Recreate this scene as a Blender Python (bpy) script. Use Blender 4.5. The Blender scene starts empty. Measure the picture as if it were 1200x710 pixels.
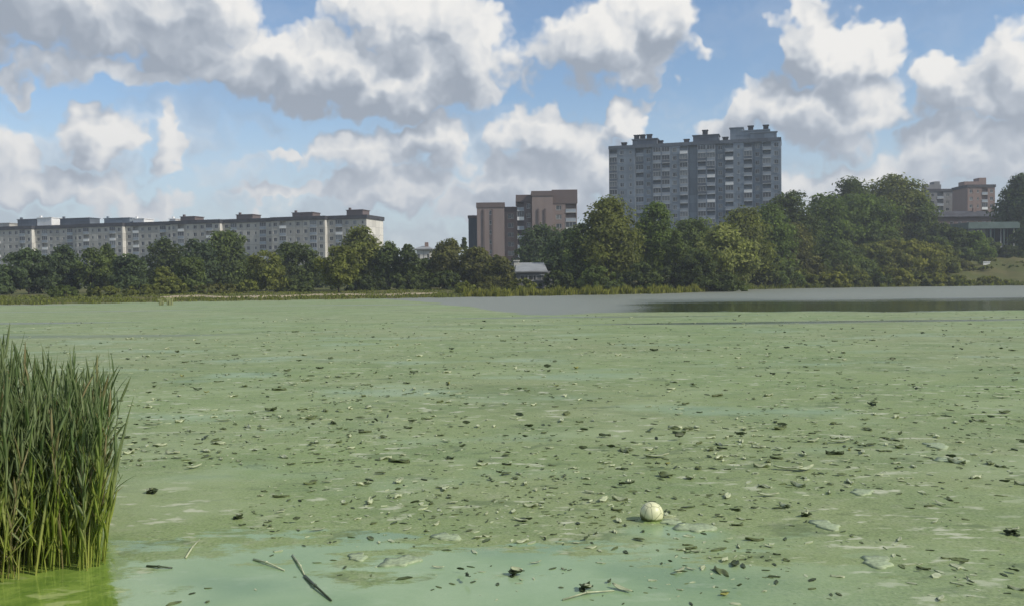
import bpy, bmesh, math, random
import numpy as np
from mathutils import Vector, Matrix, noise as mnoise

random.seed(7)
rng = np.random.default_rng(7)
R = math.radians
scene = bpy.context.scene
COL = scene.collection

# ------------------------------------------------------------------ camera
EYE = 2.3                 # metres above the water
F = 1080.0                # focal length in photo pixels (photo 1200 px wide)
ROLL = 0.60               # degrees
def hy(px):               # photo row of the horizon at a photo column
    return 330 - (px - 600) * math.tan(R(ROLL))
cam_data = bpy.data.cameras.new('camera')
cam = bpy.data.objects.new('camera', cam_data)
COL.objects.link(cam)
cam_data.sensor_width = 36
cam_data.lens = 36 * F / 1200
cam_data.clip_start = 0.05
cam_data.clip_end = 12000
cam.matrix_world = (Matrix.Translation((0, 0, EYE)) @ Matrix.Rotation(R(90) - math.atan(25 / F), 4, 'X')
                    @ Matrix.Rotation(R(-ROLL), 4, 'Z'))
scene.camera = cam

# ------------------------------------------------------------------ sun
SUN_AZ = 114               # degrees clockwise from the view direction (+Y), i.e. to the right
SUN_EL = 40
sd = bpy.data.lights.new('sun', 'SUN')
sd.energy = 3.1
sd.angle = R(0.53)
sd.color = (1.0, 0.93, 0.82)
sun = bpy.data.objects.new('sun', sd)
COL.objects.link(sun)
to_sun = Vector((math.sin(R(SUN_AZ)) * math.cos(R(SUN_EL)), math.cos(R(SUN_AZ)) * math.cos(R(SUN_EL)), math.sin(R(SUN_EL))))
sun.rotation_euler = to_sun.to_track_quat('Z', 'Y').to_euler()
sun.location = (60, 20, 60)

scene.view_settings.view_transform = 'Standard'
scene.view_settings.look = 'None'
scene.view_settings.exposure = 0.25
scene.view_settings.gamma = 1.0
scene.view_settings.use_curve_mapping = False
scene.render.engine = 'CYCLES'
scene.cycles.use_denoising = True
scene.cycles.max_bounces = 8
scene.cycles.transparent_max_bounces = 8
scene.cycles.volume_bounces = 0
scene.cycles.sample_clamp_indirect = 6

# ------------------------------------------------------------------ node helpers
class NT:
    def __init__(s, tree):
        s.t = tree
    def n(s, kind, **kw):
        nd = s.t.nodes.new(kind)
        for k, v in kw.items():
            setattr(nd, k, v)
        return nd
    def l(s, a, b):
        s.t.links.new(a, b)
    def put(s, sock, v):
        if hasattr(v, 'is_output') or isinstance(v, bpy.types.NodeSocket):
            s.l(v, sock)
        else:
            sock.default_value = v
    def m(s, op, a, b=0.0, c=None, clamp=False):
        nd = s.n('ShaderNodeMath', operation=op)
        nd.use_clamp = clamp
        s.put(nd.inputs[0], a)
        s.put(nd.inputs[1], b)
        if c is not None:
            s.put(nd.inputs[2], c)
        return nd.outputs[0]
    def vm(s, op, a, b=None, scale=None):
        nd = s.n('ShaderNodeVectorMath', operation=op)
        s.put(nd.inputs[0], a)
        if b is not None:
            s.put(nd.inputs[1], b)
        if scale is not None:
            s.put(nd.inputs['Scale'], scale)
        return nd.outputs['Value'] if op in ('LENGTH', 'DOT_PRODUCT', 'DISTANCE') else nd.outputs['Vector']
    def ss(s, x, a, b, lo=0.0, hi=1.0):
        nd = s.n('ShaderNodeMapRange', interpolation_type='SMOOTHSTEP')
        s.put(nd.inputs['Value'], x)
        for k, v in (('From Min', a), ('From Max', b), ('To Min', lo), ('To Max', hi)):
            s.put(nd.inputs[k], v)
        return nd.outputs['Result']
    def mix(s, f, a, b, blend='MIX'):
        nd = s.n('ShaderNodeMix', data_type='RGBA', blend_type=blend)
        nd.clamp_factor = True
        s.put(nd.inputs[0], f)
        for k, v in ((6, a), (7, b)):
            s.put(nd.inputs[k], v if not isinstance(v, tuple) else (*v[:3], 1.0))
        return nd.outputs[2]
    def noise(s, vec, scale, detail=3.0, rough=0.5, lac=2.0, color=False, dist=0.0, dim='3D'):
        nd = s.n('ShaderNodeTexNoise', noise_dimensions=dim)
        s.put(nd.inputs['Vector'], vec)
        nd.inputs['Scale'].default_value = scale
        nd.inputs['Detail'].default_value = detail
        nd.inputs['Roughness'].default_value = rough
        nd.inputs['Lacunarity'].default_value = lac
        nd.inputs['Distortion'].default_value = dist
        return nd.outputs['Color'] if color else nd.outputs['Fac']
    def xyz(s, v):
        nd = s.n('ShaderNodeSeparateXYZ')
        s.put(nd.inputs[0], v)
        return nd.outputs
    def comb(s, x, y, z=0.0):
        nd = s.n('ShaderNodeCombineXYZ')
        for i, v in enumerate((x, y, z)):
            s.put(nd.inputs[i], v)
        return nd.outputs[0]

# ------------------------------------------------------------------ world: blue sky with cumulus
SKY_STRENGTH = 0.125
world = bpy.data.worlds.new('World')
scene.world = world
world.use_nodes = True
wt = world.node_tree
wt.nodes.clear()
W = NT(wt)

# the cloud field: density over (azimuth, elevation), both in units of 1/1080 radian
def ang(px, py):
    return math.atan((px - 600) / F) * F, math.atan((hy(px) - py) / F) * F
#          px   py    rx   ry  weight
CLOUDS = [(60, 32, 150, 58, 1.2), (225, 34, 84, 52, 1.1), (430, 96, 150, 36, 1.45), (556, 54, 50, 52, 1.15), (468, 36, 70, 34, 1.0),
          (140, 106, 80, 18, .75), (340, 84, 84, 40, 1.15), (20, 124, 14, 9, .7),
          (112, 178, 42, 26, 1.05), (198, 182, 18, 32, .9), (50, 230, 84, 22, 1.0), (160, 244, 60, 16, .9), (-40, 204, 56, 36, 1.0),
          (440, 184, 62, 26, .95), (518, 170, 30, 36, 1.1), (326, 190, 26, 8, .7), (345, 230, 52, 11, .8),
          (470, 226, 80, 26, .9), (570, 244, 66, 20, .8),
          (650, 160, 70, 30, 1.15), (746, 140, 22, 24, 1.05), (610, 208, 64, 28, .95), (700, 206, 66, 36, 1.0),
          (700, 54, 74, 46, 1.2), (785, 32, 34, 38, 1.15), (744, 74, 44, 26, .9),
          (945, 62, 32, 36, 1.25), (1012, 84, 38, 30, 1.2), (908, 132, 48, 36, 1.1), (985, 138, 58, 44, 1.25), (862, 154, 30, 20, .8),
          (1120, 124, 34, 36, 1.2), (1196, 128, 48, 50, 1.15), (1160, 194, 72, 30, .95), (1040, 212, 70, 22, .85),
          (1100, -2, 100, 10, .8), (970, 230, 84, 20, .75)]
tc = W.n('ShaderNodeTexCoord')
dx, dy, dz = W.xyz(tc.outputs['Generated'])
az = W.m('MULTIPLY', W.m('ARCTAN2', dx, dy), F)
el = W.m('MULTIPLY', W.m('ARCSINE', W.m('MINIMUM', W.m('MAXIMUM', dz, -1.0), 1.0)), F)
qv = W.comb(az, el, 0.0)
w1 = W.vm('SCALE', W.vm('SUBTRACT', W.noise(qv, 0.010, 1, color=True, dim='2D'), (.5, .5, .5)), scale=60.0)
w2 = W.vm('SCALE', W.vm('SUBTRACT', W.noise(qv, 0.034, 2, .55, color=True, dim='2D'), (.5, .5, .5)), scale=44.0)
qw = W.vm('MULTIPLY', W.vm('ADD', qv, W.vm('ADD', w1, w2)), (1, 1, 0))
gen0 = W.m('MULTIPLY_ADD', W.noise(W.vm('MULTIPLY', qw, (.62, 1, 0)), 0.0042, 2, .5, dim='2D'), 6.0, -2.95)
outside = W.m('MAXIMUM', W.ss(W.m('ABSOLUTE', az), 590, 700), W.ss(el, 330, 420))
gen0 = W.m('SUBTRACT', gen0, W.m('MULTIPLY', W.m('SUBTRACT', 1.0, outside), 4.0))
def blobs(vec, soft):
    Bs = None
    for px, py, rx, ry, wgt in CLOUDS:
        u, e = ang(px, py)
        d = W.vm('MULTIPLY', W.vm('SUBTRACT', vec, (u, e, 0)), (1 / rx, 1 / ry, 0))
        v = W.m('MULTIPLY_ADD', W.vm('DOT_PRODUCT', d, d), -wgt * .7, wgt)
        Bs = v if Bs is None else W.m('SMOOTH_MAX', Bs, v, soft)
    return W.m('MAXIMUM', W.m('MAXIMUM', Bs, gen0), -.6)
def billow(vec):
    tot = None
    for sc_, am in ((.0145, 1.15), (.033, .60), (.075, .24)):
        v = W.m('MULTIPLY', W.m('ABSOLUTE', W.m('SUBTRACT', W.noise(vec, sc_, 0, dim='2D'), .5)), 2 * am)
        tot = v if tot is None else W.m('ADD', tot, v)
    return W.m('SUBTRACT', tot, .42)
qd = W.vm('ADD', qv, W.vm('SCALE', w2, scale=.6))
B0 = blobs(qw, .10)
det0 = billow(qd)
B1 = blobs(W.vm('ADD', qw, (20, 34, 0)), .25)
det1 = billow(W.vm('ADD', qd, (9, 14, 0)))
D0 = W.m('MULTIPLY_ADD', det0, .75, B0)
alpha = W.ss(D0, -.16, 0.58)
veil = W.m('MULTIPLY', W.ss(W.noise(W.vm('MULTIPLY', qw, (.45, 1, 0)), .016, 3, .55, dim='2D'), .38, .68), W.ss(el, 260, 110, .12, .62))
alpha = W.m('MAXIMUM', alpha, veil)
lit = W.m('MULTIPLY_ADD', W.m('SUBTRACT', B0, B1), .38, .48)
lit = W.m('MULTIPLY_ADD', W.m('SUBTRACT', det0, det1), .36, lit)
lit = W.m('SUBTRACT', lit, W.m('MULTIPLY', W.ss(B1, .30, 1.45), .38))
lit = W.m('ADD', lit, W.m('MULTIPLY', W.ss(D0, .7, .1), .08), clamp=True)
cloud = W.mix(W.ss(lit, -.15, .62), (2.20, 2.52, 3.02), (3.7, 4.0, 4.42))
cloud = W.mix(W.ss(lit, 0.30, 1.05), cloud, (6.2, 6.1, 5.9))
sky = W.n('ShaderNodeTexSky', sky_type='NISHITA')
sky.sun_disc = False
sky.sun_elevation = R(SUN_EL)
sky.sun_rotation = R(SUN_AZ)
sky.altitude = 100
sky.air_density = 1.0
sky.dust_density = 0.6
sky.ozone_density = 1.2
skyc = W.vm('MULTIPLY', sky.outputs[0], (.80, .86, .92))
# cumulus lie in haze toward the horizon, where the air in front of them pales
low = W.ss(el, 230, 30, 0.0, 0.7)
skyc2 = W.mix(low, skyc, (4.1, 4.6, 5.1))
cloud = W.mix(W.m('MULTIPLY', low, .55), cloud, (4.1, 4.4, 4.8))
final = W.mix(alpha, skyc2, cloud)
final = W.mix(W.ss(dz, 0.0, -0.03), final, (1.2, 1.3, 1.0))
bg = W.n('ShaderNodeBackground')
bg.inputs['Strength'].default_value = SKY_STRENGTH
W.l(final, bg.inputs['Color'])
wo = W.n('ShaderNodeOutputWorld')
W.l(bg.outputs[0], wo.inputs['Surface'])
world.cycles.sampling_method = 'MANUAL'
world.cycles.sample_map_resolution = 512

# ------------------------------------------------------------------ layout helpers
def X(px, d):
    return (px - 600) / F * d
def Zat(px, py, d):
    return EYE + (hy(px) - py) / F * d
def water_at(px, py, z=0.0):
    d = (EYE - z) * F / (py - hy(px))
    return Vector((X(px, d), d, z))

def tag(o, label=None, cat=None, group=None, kind=None):
    if label: o['label'] = label
    if cat: o['category'] = cat
    if group: o['group'] = group
    if kind: o['kind'] = kind
    return o
def empty(name, loc=(0, 0, 0), rz=0.0):
    o = bpy.data.objects.new(name, None)
    COL.objects.link(o)
    o.location = loc
    o.rotation_euler = (0, 0, rz)
    o.empty_display_size = .2
    return o
def link(name, me, parent=None, loc=(0, 0, 0), rot=(0, 0, 0), scale=(1, 1, 1)):
    o = bpy.data.objects.new(name, me)
    COL.objects.link(o)
    o.parent = parent
    o.location = loc
    o.rotation_euler = rot
    o.scale = scale
    return o
def mesh_np(name, V, faces, mats, idx=None, smooth=False, tint=None):
    """V (n,3) array, faces list of (k,4)/(k,3) arrays"""
    me = bpy.data.meshes.new(name)
    V = np.asarray(V, dtype=np.float32)
    me.vertices.add(len(V))
    me.vertices.foreach_set('co', V.ravel())
    loops, starts, tot = [], [], 0
    for f in faces:
        f = np.asarray(f, dtype=np.int32)
        if not len(f):
            continue
        loops.append(f.ravel())
        starts.append(tot + np.arange(len(f), dtype=np.int32) * f.shape[1])
        tot += f.size
    loops = np.concatenate(loops); starts = np.concatenate(starts)
    me.loops.add(len(loops)); me.loops.foreach_set('vertex_index', loops)
    me.polygons.add(len(starts)); me.polygons.foreach_set('loop_start', starts)
    for m_ in (mats if isinstance(mats, (list, tuple)) else [mats]):
        me.materials.append(m_)
    if idx is not None:
        me.polygons.foreach_set('material_index', np.asarray(idx, dtype=np.int32))
    me.polygons.foreach_set('use_smooth', np.full(len(starts), smooth, dtype=bool))
    if tint is not None:
        a = me.attributes.new('tint', 'FLOAT', 'POINT')
        a.data.foreach_set('value', np.asarray(tint, dtype=np.float32))
    me.update(calc_edges=True)
    me.validate()
    return me

class MB:
    """collects quads and boxes into one mesh"""
    def __init__(s):
        s.v, s.f, s.i = [], [], []
    def quad(s, a, b, c, d, mi=0):
        k = len(s.v)
        s.v += [a, b, c, d]
        s.f.append((k, k + 1, k + 2, k + 3)); s.i.append(mi)
    def box(s, x0, x1, y0, y1, z0, z1, mi=0):
        k = len(s.v)
        s.v += [(x0, y0, z0), (x1, y0, z0), (x1, y1, z0), (x0, y1, z0), (x0, y0, z1), (x1, y0, z1), (x1, y1, z1), (x0, y1, z1)]
        for q_ in ((3, 2, 1, 0), (4, 5, 6, 7), (0, 1, 5, 4), (1, 2, 6, 5), (2, 3, 7, 6), (3, 0, 4, 7)):
            s.f.append(tuple(k + j for j in q_)); s.i.append(mi)
    def tube(s, pts, rad, sides=6, mi=0):
        pts = [Vector(p) for p in pts]
        k0 = len(s.v)
        for i, p in enumerate(pts):
            t = (pts[min(i + 1, len(pts) - 1)] - pts[max(i - 1, 0)])
            if t.length < 1e-6: t = Vector((0, 0, 1))
            t.normalize()
            a = t.orthogonal().normalized() if abs(t.z) < .9 else Vector((1, 0, 0))
            a = (a - t * a.dot(t)).normalized()
            b = t.cross(a)
            for j in range(sides):
                th = 2 * math.pi * j / sides
                s.v.append(tuple(p + (a * math.cos(th) + b * math.sin(th)) * rad[i]))
        for i in range(len(pts) - 1):
            for j in range(sides):
                a0 = k0 + i * sides + j; a1 = k0 + i * sides + (j + 1) % sides
                s.f.append((a0, a1, a1 + sides, a0 + sides)); s.i.append(mi)
        c0 = len(s.v); s.v.append(tuple(pts[0])); c1 = len(s.v); s.v.append(tuple(pts[-1]))
        e = k0 + (len(pts) - 1) * sides
        for j in range(sides):
            s.f.append((c0, k0 + (j + 1) % sides, k0 + j)); s.i.append(mi)
            s.f.append((c1, e + j, e + (j + 1) % sides)); s.i.append(mi)
    def mesh(s, name, mats, smooth=False):
        me = bpy.data.meshes.new(name)
        me.from_pydata(s.v, [], s.f)
        for m_ in (mats if isinstance(mats, (list, tuple)) else [mats]):
            me.materials.append(m_)
        me.polygons.foreach_set('material_index', s.i)
        if smooth:
            me.polygons.foreach_set('use_smooth', [True] * len(s.f))
        me.update()
        return me
    def obj(s, name, mats, parent=None, smooth=False, loc=(0, 0, 0)):
        return link(name, s.mesh(name, mats, smooth), parent, loc)

# ------------------------------------------------------------------ materials
def mat(name):
    m_ = bpy.data.materials.new(name)
    m_.use_nodes = True
    t = m_.node_tree
    t.nodes.clear()
    N = NT(t)
    out = N.n('ShaderNodeOutputMaterial')
    p = N.n('ShaderNodeBsdfPrincipled')
    N.l(p.outputs[0], out.inputs['Surface'])
    return m_, N, p, out
def simple(name, col, rough=.7, var=.25, scale=3.0, spec=.3, bump=0.0, metal=0.0):
    m_, N, p, out = mat(name)
    t = N.n('ShaderNodeTexCoord').outputs['Object']
    f = N.noise(t, scale, 5, .6)
    lo = tuple(c * (1 - var) for c in col); hi = tuple(c * (1 + var) for c in col)
    N.l(N.mix(N.ss(f, .3, .7), lo, hi), p.inputs['Base Color'])
    p.inputs['Roughness'].default_value = rough
    p.inputs['Specular IOR Level'].default_value = spec
    p.inputs['Metallic'].default_value = metal
    if bump:
        b = N.n('ShaderNodeBump'); b.inputs['Strength'].default_value = bump
        N.l(N.noise(t, scale * 4, 4), b.inputs['Height']); N.l(b.outputs[0], p.inputs['Normal'])
    return m_
def panel_mat(name, col, pw, ph, joint=.55, var=.18, stain=.3):
    """weathered panel wall: joints, per-panel tone, vertical dirt streaks"""
    m_, N, p, out = mat(name)
    t = N.n('ShaderNodeTexCoord').outputs['Object']
    x, y, z = N.xyz(t)
    xy = N.m('ADD', x, y)
    v = N.comb(xy, z, 0)
    br = N.n('ShaderNodeTexBrick')
    br.offset = 0.0
    N.put(br.inputs['Vector'], v)
    br.inputs['Scale'].default_value = 1.0
    br.inputs['Brick Width'].default_value = pw
    br.inputs['Row Height'].default_value = ph
    br.inputs['Mortar Size'].default_value = .05
    br.inputs['Color1'].default_value = (*[c * (1 - var) for c in col], 1)
    br.inputs['Color2'].default_value = (*[c * (1 + var) for c in col], 1)
    br.inputs['Mortar'].default_value = (*[c * joint for c in col], 1)
    streak = N.noise(N.comb(N.m('MULTIPLY', xy, 1.1), N.m('MULTIPLY', z, .12), 0), 1.0, 4, .6)
    c = N.mix(N.ss(streak, .42, .72, 0, stain), br.outputs['Color'], tuple(k * .55 for k in col))
    N.l(c, p.inputs['Base Color'])
    p.inputs['Roughness'].default_value = .85
    p.inputs['Specular IOR Level'].default_value = .2
    return m_
def brick_mat(name, col):
    m_, N, p, out = mat(name)
    t = N.n('ShaderNodeTexCoord').outputs['Object']
    x, y, z = N.xyz(t)
    xy = N.m('ADD', x, y)
    band = N.noise(N.comb(xy, N.m('MULTIPLY', z, .2), 0), .5, 4, .6)
    grain = N.noise(N.comb(N.m('MULTIPLY', xy, 2.0), N.m('MULTIPLY', z, 6.0), 0), 1.2, 3, .7)
    c = N.mix(band, tuple(k * .8 for k in col), tuple(k * 1.2 for k in col))
    c = N.mix(N.ss(grain, .35, .7, 0, .4), c, tuple(k * .7 for k in col))
    N.l(c, p.inputs['Base Color'])
    p.inputs['Roughness'].default_value = .9
    p.inputs['Specular IOR Level'].default_value = .2
    return m_
def glass_mat(name, col=(.025, .03, .035)):
    m_, N, p, out = mat(name)
    t = N.n('ShaderNodeTexCoord').outputs['Object']
    inf = N.n('ShaderNodeObjectInfo')
    c = N.mix(N.ss(inf.outputs['Random'], .55, .95), col, (.16, .17, .17))
    N.l(c, p.inputs['Base Color'])
    p.inputs['Roughness'].default_value = .08
    p.inputs['Specular IOR Level'].default_value = .6
    return m_
def leaf_mat(name, col, var=.42, trans=.38, warm=(1.15, 1.10, .72)):
    m_, N, p, out = mat(name)
    a = N.n('ShaderNodeAttribute'); a.attribute_name = 'tint'
    f = a.outputs['Fac']
    lo = tuple(c * (1 - var) for c in col)
    hi = tuple(c * (1 + var) * w_ for c, w_ in zip(col, warm))
    c = N.mix(f, lo, hi)
    N.l(c, p.inputs['Base Color'])
    p.inputs['Roughness'].default_value = .75
    p.inputs['Specular IOR Level'].default_value = .08
    tr = N.n('ShaderNodeBsdfTranslucent')
    N.l(N.vm('MULTIPLY', c, (1.25, 1.35, .7)), tr.inputs['Color'])
    mx = N.n('ShaderNodeMixShader')
    mx.inputs[0].default_value = trans
    N.l(p.outputs[0], mx.inputs[1]); N.l(tr.outputs[0], mx.inputs[2])
    N.l(mx.outputs[0], out.inputs['Surface'])
    return m_

M = {}
M['panel'] = panel_mat('grey_beige_panel', (.43, .415, .375), 3.3, 2.95)
M['panel_pale_sunlit'] = panel_mat('pale_sunlit_panel', (.62, .60, .54), 3.3, 2.95)  # paler copy of the panel, sunlight put into its colour; plain pale elsewhere
M['tower'] = panel_mat('blue_grey_panel', (.215, .255, .295), 3.3, 2.95, .7, .2)
M['tower_dark'] = panel_mat('dark_panel', (.12, .14, .165), 3.3, 2.95)
M['brick'] = brick_mat('pink_brick', (.245, .195, .178))
M['brick_dark'] = brick_mat('brown_brick', (.145, .115, .108))
M['brick_red'] = brick_mat('red_brick', (.25, .18, .155))
M['grey_wall'] = brick_mat('grey_plaster', (.22, .22, .22))
M['bluewall'] = brick_mat('slate_wall', (.075, .095, .11))
M['roofdark'] = simple('dark_roofing', (.05, .05, .055), .8, .3, .6)
M['roofgrey'] = simple('grey_sheet_roof', (.27, .28, .28), .5, .15, .4)
M['white'] = simple('white_paint', (.78, .78, .76), .6, .08, .8)
M['frame'] = simple('window_frame', (.5, .5, .48), .5, .1, 1)
M['glass'] = glass_mat('window_glass')
M['parapet'] = simple('balcony_panel', (.32, .36, .40), .7, .25, .35)
M['parapet_white'] = simple('white_balcony_panel', (.80, .80, .78), .6, .08, .5)
M['metal'] = simple('dark_metal', (.04, .04, .045), .5, .2, 2, metal=.3)
M['greentrim'] = simple('pale_green_fascia', (.115, .16, .145), .6, .15, .5)
M['concrete'] = simple('concrete', (.30, .29, .27), .85, .25, 1.2)
M['bark'] = simple('bark', (.06, .05, .04), .9, .4, 6, .1, .4)
M['birch'] = simple('birch_bark', (.42, .41, .38), .8, .4, 2.5, .1)
LEAF = {'dark': (.078, .104, .048), 'blue': (.074, .106, .062), 'olive': (.138, .158, .056), 'green': (.105, .150, .050),
        'light': (.20, .225, .098), 'brown': (.115, .122, .056), 'yellow': (.180, .190, .058), 'mid': (.100, .134, .056)}
for k, v in LEAF.items():
    M['leaf_' + k] = leaf_mat('foliage_' + k, v)

# ------------------------------------------------------------------ terrain and pond
SH_AZ = np.array([-180, -75, -60, -45, -29, -20.5, -10.5, -5.3, 0, 5.3, 8, 11, 13, 15.5, 20.5, 29, 40, 60, 75, 180])
SH_R = np.array([40, 46, 70, 105, 134, 134, 136, 138, 143, 150, 154, 165, 190, 215, 238, 262, 270, 200, 60, 40.])
def shore_r(x, y):
    a = np.degrees(np.arctan2(x, y))
    r = np.interp(a, SH_AZ, SH_R)
    return r + 1.6 * np.sin(a * 1.9) + 1.1 * np.sin(a * 4.7 + 1) + .6 * np.sin(a * 11.3 + 2)
def sstep(x, a, b):
    t = np.clip((x - a) / (b - a), 0, 1)
    return t * t * (3 - 2 * t)
def ground(x, y):
    x = np.asarray(x, float); y = np.asarray(y, float)
    r = np.hypot(x, y)
    az_ = np.degrees(np.arctan2(x, y))
    s = r - shore_r(x, y)                    # > 0 beyond the far shore
    near = 3.4 + .35 * np.sin(x * .5) + .2 * np.sin(x * 1.3 + 1) + .02 * np.abs(x) ** 1.3 - y   # > 0 on the near bank
    bed = -1.2
    far = .12 + .42 * sstep(s, 0, 12) + .006 * np.clip(s, 0, 250) + .18 * np.sin(x * .11) * np.sin(y * .09 + 1) * sstep(s, 4, 20)
    hill = sstep(az_, 9, 24) * (7.5 * sstep(s, 14, 105) + 1.2 * sstep(s, 2, 18))
    hill2 = sstep(az_, 1, 7) * 2.5 * sstep(s, 18, 60)
    land_far = bed + sstep(s, -2.5, .6) * (far + hill + hill2 - bed)
    land_near = bed + sstep(near, -1.2, .6) * (.55 + .1 * np.sin(x * .8) - bed) + .02 * np.clip(near, 0, 60)
    return np.maximum(land_far, land_near)
def gz(x, y):
    return float(ground(np.array([x]), np.array([y]))[0])

rings = np.concatenate([np.linspace(.6, 12, 40), np.geomspace(12.6, 100, 26), np.arange(103, 350, 2.2), np.geomspace(354, 6000, 26)])
azs = np.concatenate([np.linspace(-180, -42, 60, endpoint=False), np.linspace(-42, 42, 300, endpoint=False), np.linspace(42, 180, 60, endpoint=False)])
rr, aa = np.meshgrid(rings, np.radians(azs), indexing='ij')
gx, gy = rr * np.sin(aa), rr * np.cos(aa)
gzv = ground(gx, gy)
nr, na = rr.shape
V = np.stack([gx, gy, gzv], -1).reshape(-1, 3)
i, j = np.meshgrid(np.arange(nr - 1), np.arange(na), indexing='ij')
j2 = (j + 1) % na
Fq = np.stack([i * na + j, i * na + j2, (i + 1) * na + j2, (i + 1) * na + j], -1).reshape(-1, 4)[:, ::-1]
V = np.concatenate([V, [[0, 0, float(ground(np.array([0.]), np.array([0.]))[0])]]])
c = len(V) - 1
jj = np.arange(na)
Ft = np.stack([np.full(na, c), (jj + 1) % na, jj], -1)[:, ::-1]
m_, N, p, out = mat('meadow_ground')
P = N.n('ShaderNodeNewGeometry').outputs['Position']
n1 = N.noise(P, .06, 4, .6); n2 = N.noise(P, .5, 4, .6); n3 = N.noise(P, 6, 3, .7)
c1 = N.mix(N.ss(n1, .35, .65), (.085, .10, .030), (.135, .125, .055))
c1 = N.mix(N.ss(n2, .45, .75, 0, .7), c1, (.06, .085, .025))
c1 = N.mix(N.ss(n3, .4, .8, 0, .5), c1, (.12, .11, .06))
N.l(c1, p.inputs['Base Color']); p.inputs['Roughness'].default_value = .95; p.inputs['Specular IOR Level'].default_value = .05
bp = N.n('ShaderNodeBump'); bp.inputs['Strength'].default_value = .6; bp.inputs['Distance'].default_value = .2
N.l(N.noise(P, 3, 5, .7), bp.inputs['Height']); N.l(bp.outputs[0], p.inputs['Normal'])
M['ground'] = m_
tag(link('ground', mesh_np('ground', V, [Fq, Ft], m_, smooth=True)), kind='structure')

# pond surface: algae film, clear calm patches and wind-ruffled open water in one procedural material
m_, N, p, out = mat('pond_water')
P = N.n('ShaderNodeNewGeometry').outputs['Position']
x, y, z = N.xyz(P)
big = N.noise(P, .09, 3, .55)
mid_ = N.noise(P, .55, 4, .6)
fine = N.noise(P, 3.2, 5, .62)
vfine = N.noise(P, 14, 3, .6)
warp = N.vm('ADD', P, N.vm('SCALE', N.vm('SUBTRACT', N.noise(P, .25, 3, color=True), (.5, .5, .5)), scale=2.5))
wx, wy, wz = N.xyz(warp)
# where the film ends: about 66 m out, farther on the left where it reaches the shore
edge = N.m('ADD', N.ss(N.m('DIVIDE', x, N.m('MAXIMUM', y, 1.0)), .03, -.24, 64.0, 168.0), N.m('MULTIPLY', N.m('SUBTRACT', N.noise(N.vm('MULTIPLY', P, (.6, 1, 1)), .045, 6, .68), .5), 40.0))
open_w = N.ss(N.m('SUBTRACT', y, edge), -1.5, 1.5)
slick = N.m('MULTIPLY', N.ss(N.noise(N.vm('MULTIPLY', P, (.13, 1, 1)), .16, 3, .5), .60, .66), N.ss(y, 34, 52))
open_w = N.m('MAXIMUM', open_w, N.m('MULTIPLY', slick, .8))
# smooth thin film close to the bank
nearw = N.ss(N.m('ADD', N.m('ADD', wy, N.m('MULTIPLY', N.m('SUBTRACT', mid_, .5), 3.0)), N.m('MULTIPLY', N.m('SUBTRACT', N.noise(N.vm('MULTIPLY', P, (.4, 1, 1)), 2.6, 5, .70), .5), 4.6)), 7.95, 7.55)
nearw = N.m('MULTIPLY', nearw, N.ss(x, 3.6, .2, .12, 1.0))
patch = N.m('MULTIPLY', N.ss(N.noise(N.vm('MULTIPLY', P, (.6, 1, 1)), .35, 3, .5), .52, .70), N.ss(y, 60, 15, .15, .6))
gapd = N.vm('LENGTH', N.vm('MULTIPLY', N.vm('SUBTRACT', warp, (1.33, 8.45, 0)), (1.1, 1.5, 0)))
thin = N.m('MAXIMUM', N.m('MAXIMUM', nearw, patch), N.ss(gapd, .75, .25, 0, .9))
film = N.mix(N.ss(big, .3, .7), (.215, .290, .112), (.245, .285, .135))
film = N.mix(N.ss(mid_, .42, .72, 0, .7), film, (.158, .226, .092))
film = N.mix(N.ss(fine, .5, .75, 0, .55), film, (.300, .320, .200))
film = N.mix(N.ss(fine, .44, .28, 0, .55), film, (.110, .140, .062))
film = N.mix(N.ss(vfine, .54, .74, 0, .6), film, (.085, .105, .050))
# pale flecks of film, with wet glints painted as colour
grain = N.noise(P, 34, 2, .6)
film = N.mix(N.ss(grain, .50, .72, 0, .5), film, (.36, .40, .25))
film = N.mix(N.ss(grain, .46, .30, 0, .55), film, (.085, .12, .045))
tear = N.noise(N.vm('MULTIPLY', warp, (.55, 1, 1)), 1.7, 5, .68)
film = N.mix(N.m('MULTIPLY', N.ss(tear, .57, .64), .5), film, (.090, .125, .060))
fl = N.noise(N.vm('MULTIPLY', P, (.55, 1, 1)), 4.0, 3, .6)
swirl = N.noise(N.vm('MULTIPLY', P, (.6, 1, 1)), .30, 4, .55, dist=1.6)
film = N.mix(N.ss(swirl, .50, .68, 0, .6), film, (.290, .350, .185))
film = N.mix(N.ss(swirl, .46, .30, 0, .5), film, (.140, .195, .078))
fl2 = N.noise(N.vm('MULTIPLY', P, (.42, 1, 1)), 7.5, 2, .6)
flk = N.m('MAXIMUM', N.m('MULTIPLY', N.ss(fl, .57, .66), N.ss(N.noise(P, .4, 3), .40, .62)), N.m('MULTIPLY', N.ss(fl2, .62, .70), N.ss(N.noise(P, .9, 2), .46, .62)))
film = N.mix(N.m('MULTIPLY', flk, .85), film, (.48, .50, .36))  # pale film streaks, glints included as colour
thinc = N.mix(N.ss(mid_, .3, .7), (.215, .330, .160), (.310, .420, .240))
thinc = N.mix(N.ss(N.noise(N.vm('MULTIPLY', P, (.7, 1, 1)), .8, 2), .48, .70, 0, .7), thinc, (.130, .235, .135))  # teal patches put uneven sky reflection into the thin film's colour
col = N.mix(N.m('MULTIPLY', thin, .85), film, thinc)
lime = N.m('MULTIPLY', N.ss(N.m('ADD', x, N.m('ADD', N.m('ADD', N.m('MULTIPLY', N.m('SUBTRACT', fine, .5), .9), N.m('MULTIPLY', N.m('SUBTRACT', mid_, .5), .5)), N.m('MULTIPLY_ADD', y, .43, -2.9))), -2.82, -2.94), N.ss(wy, 8.8, 8.0))
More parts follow.
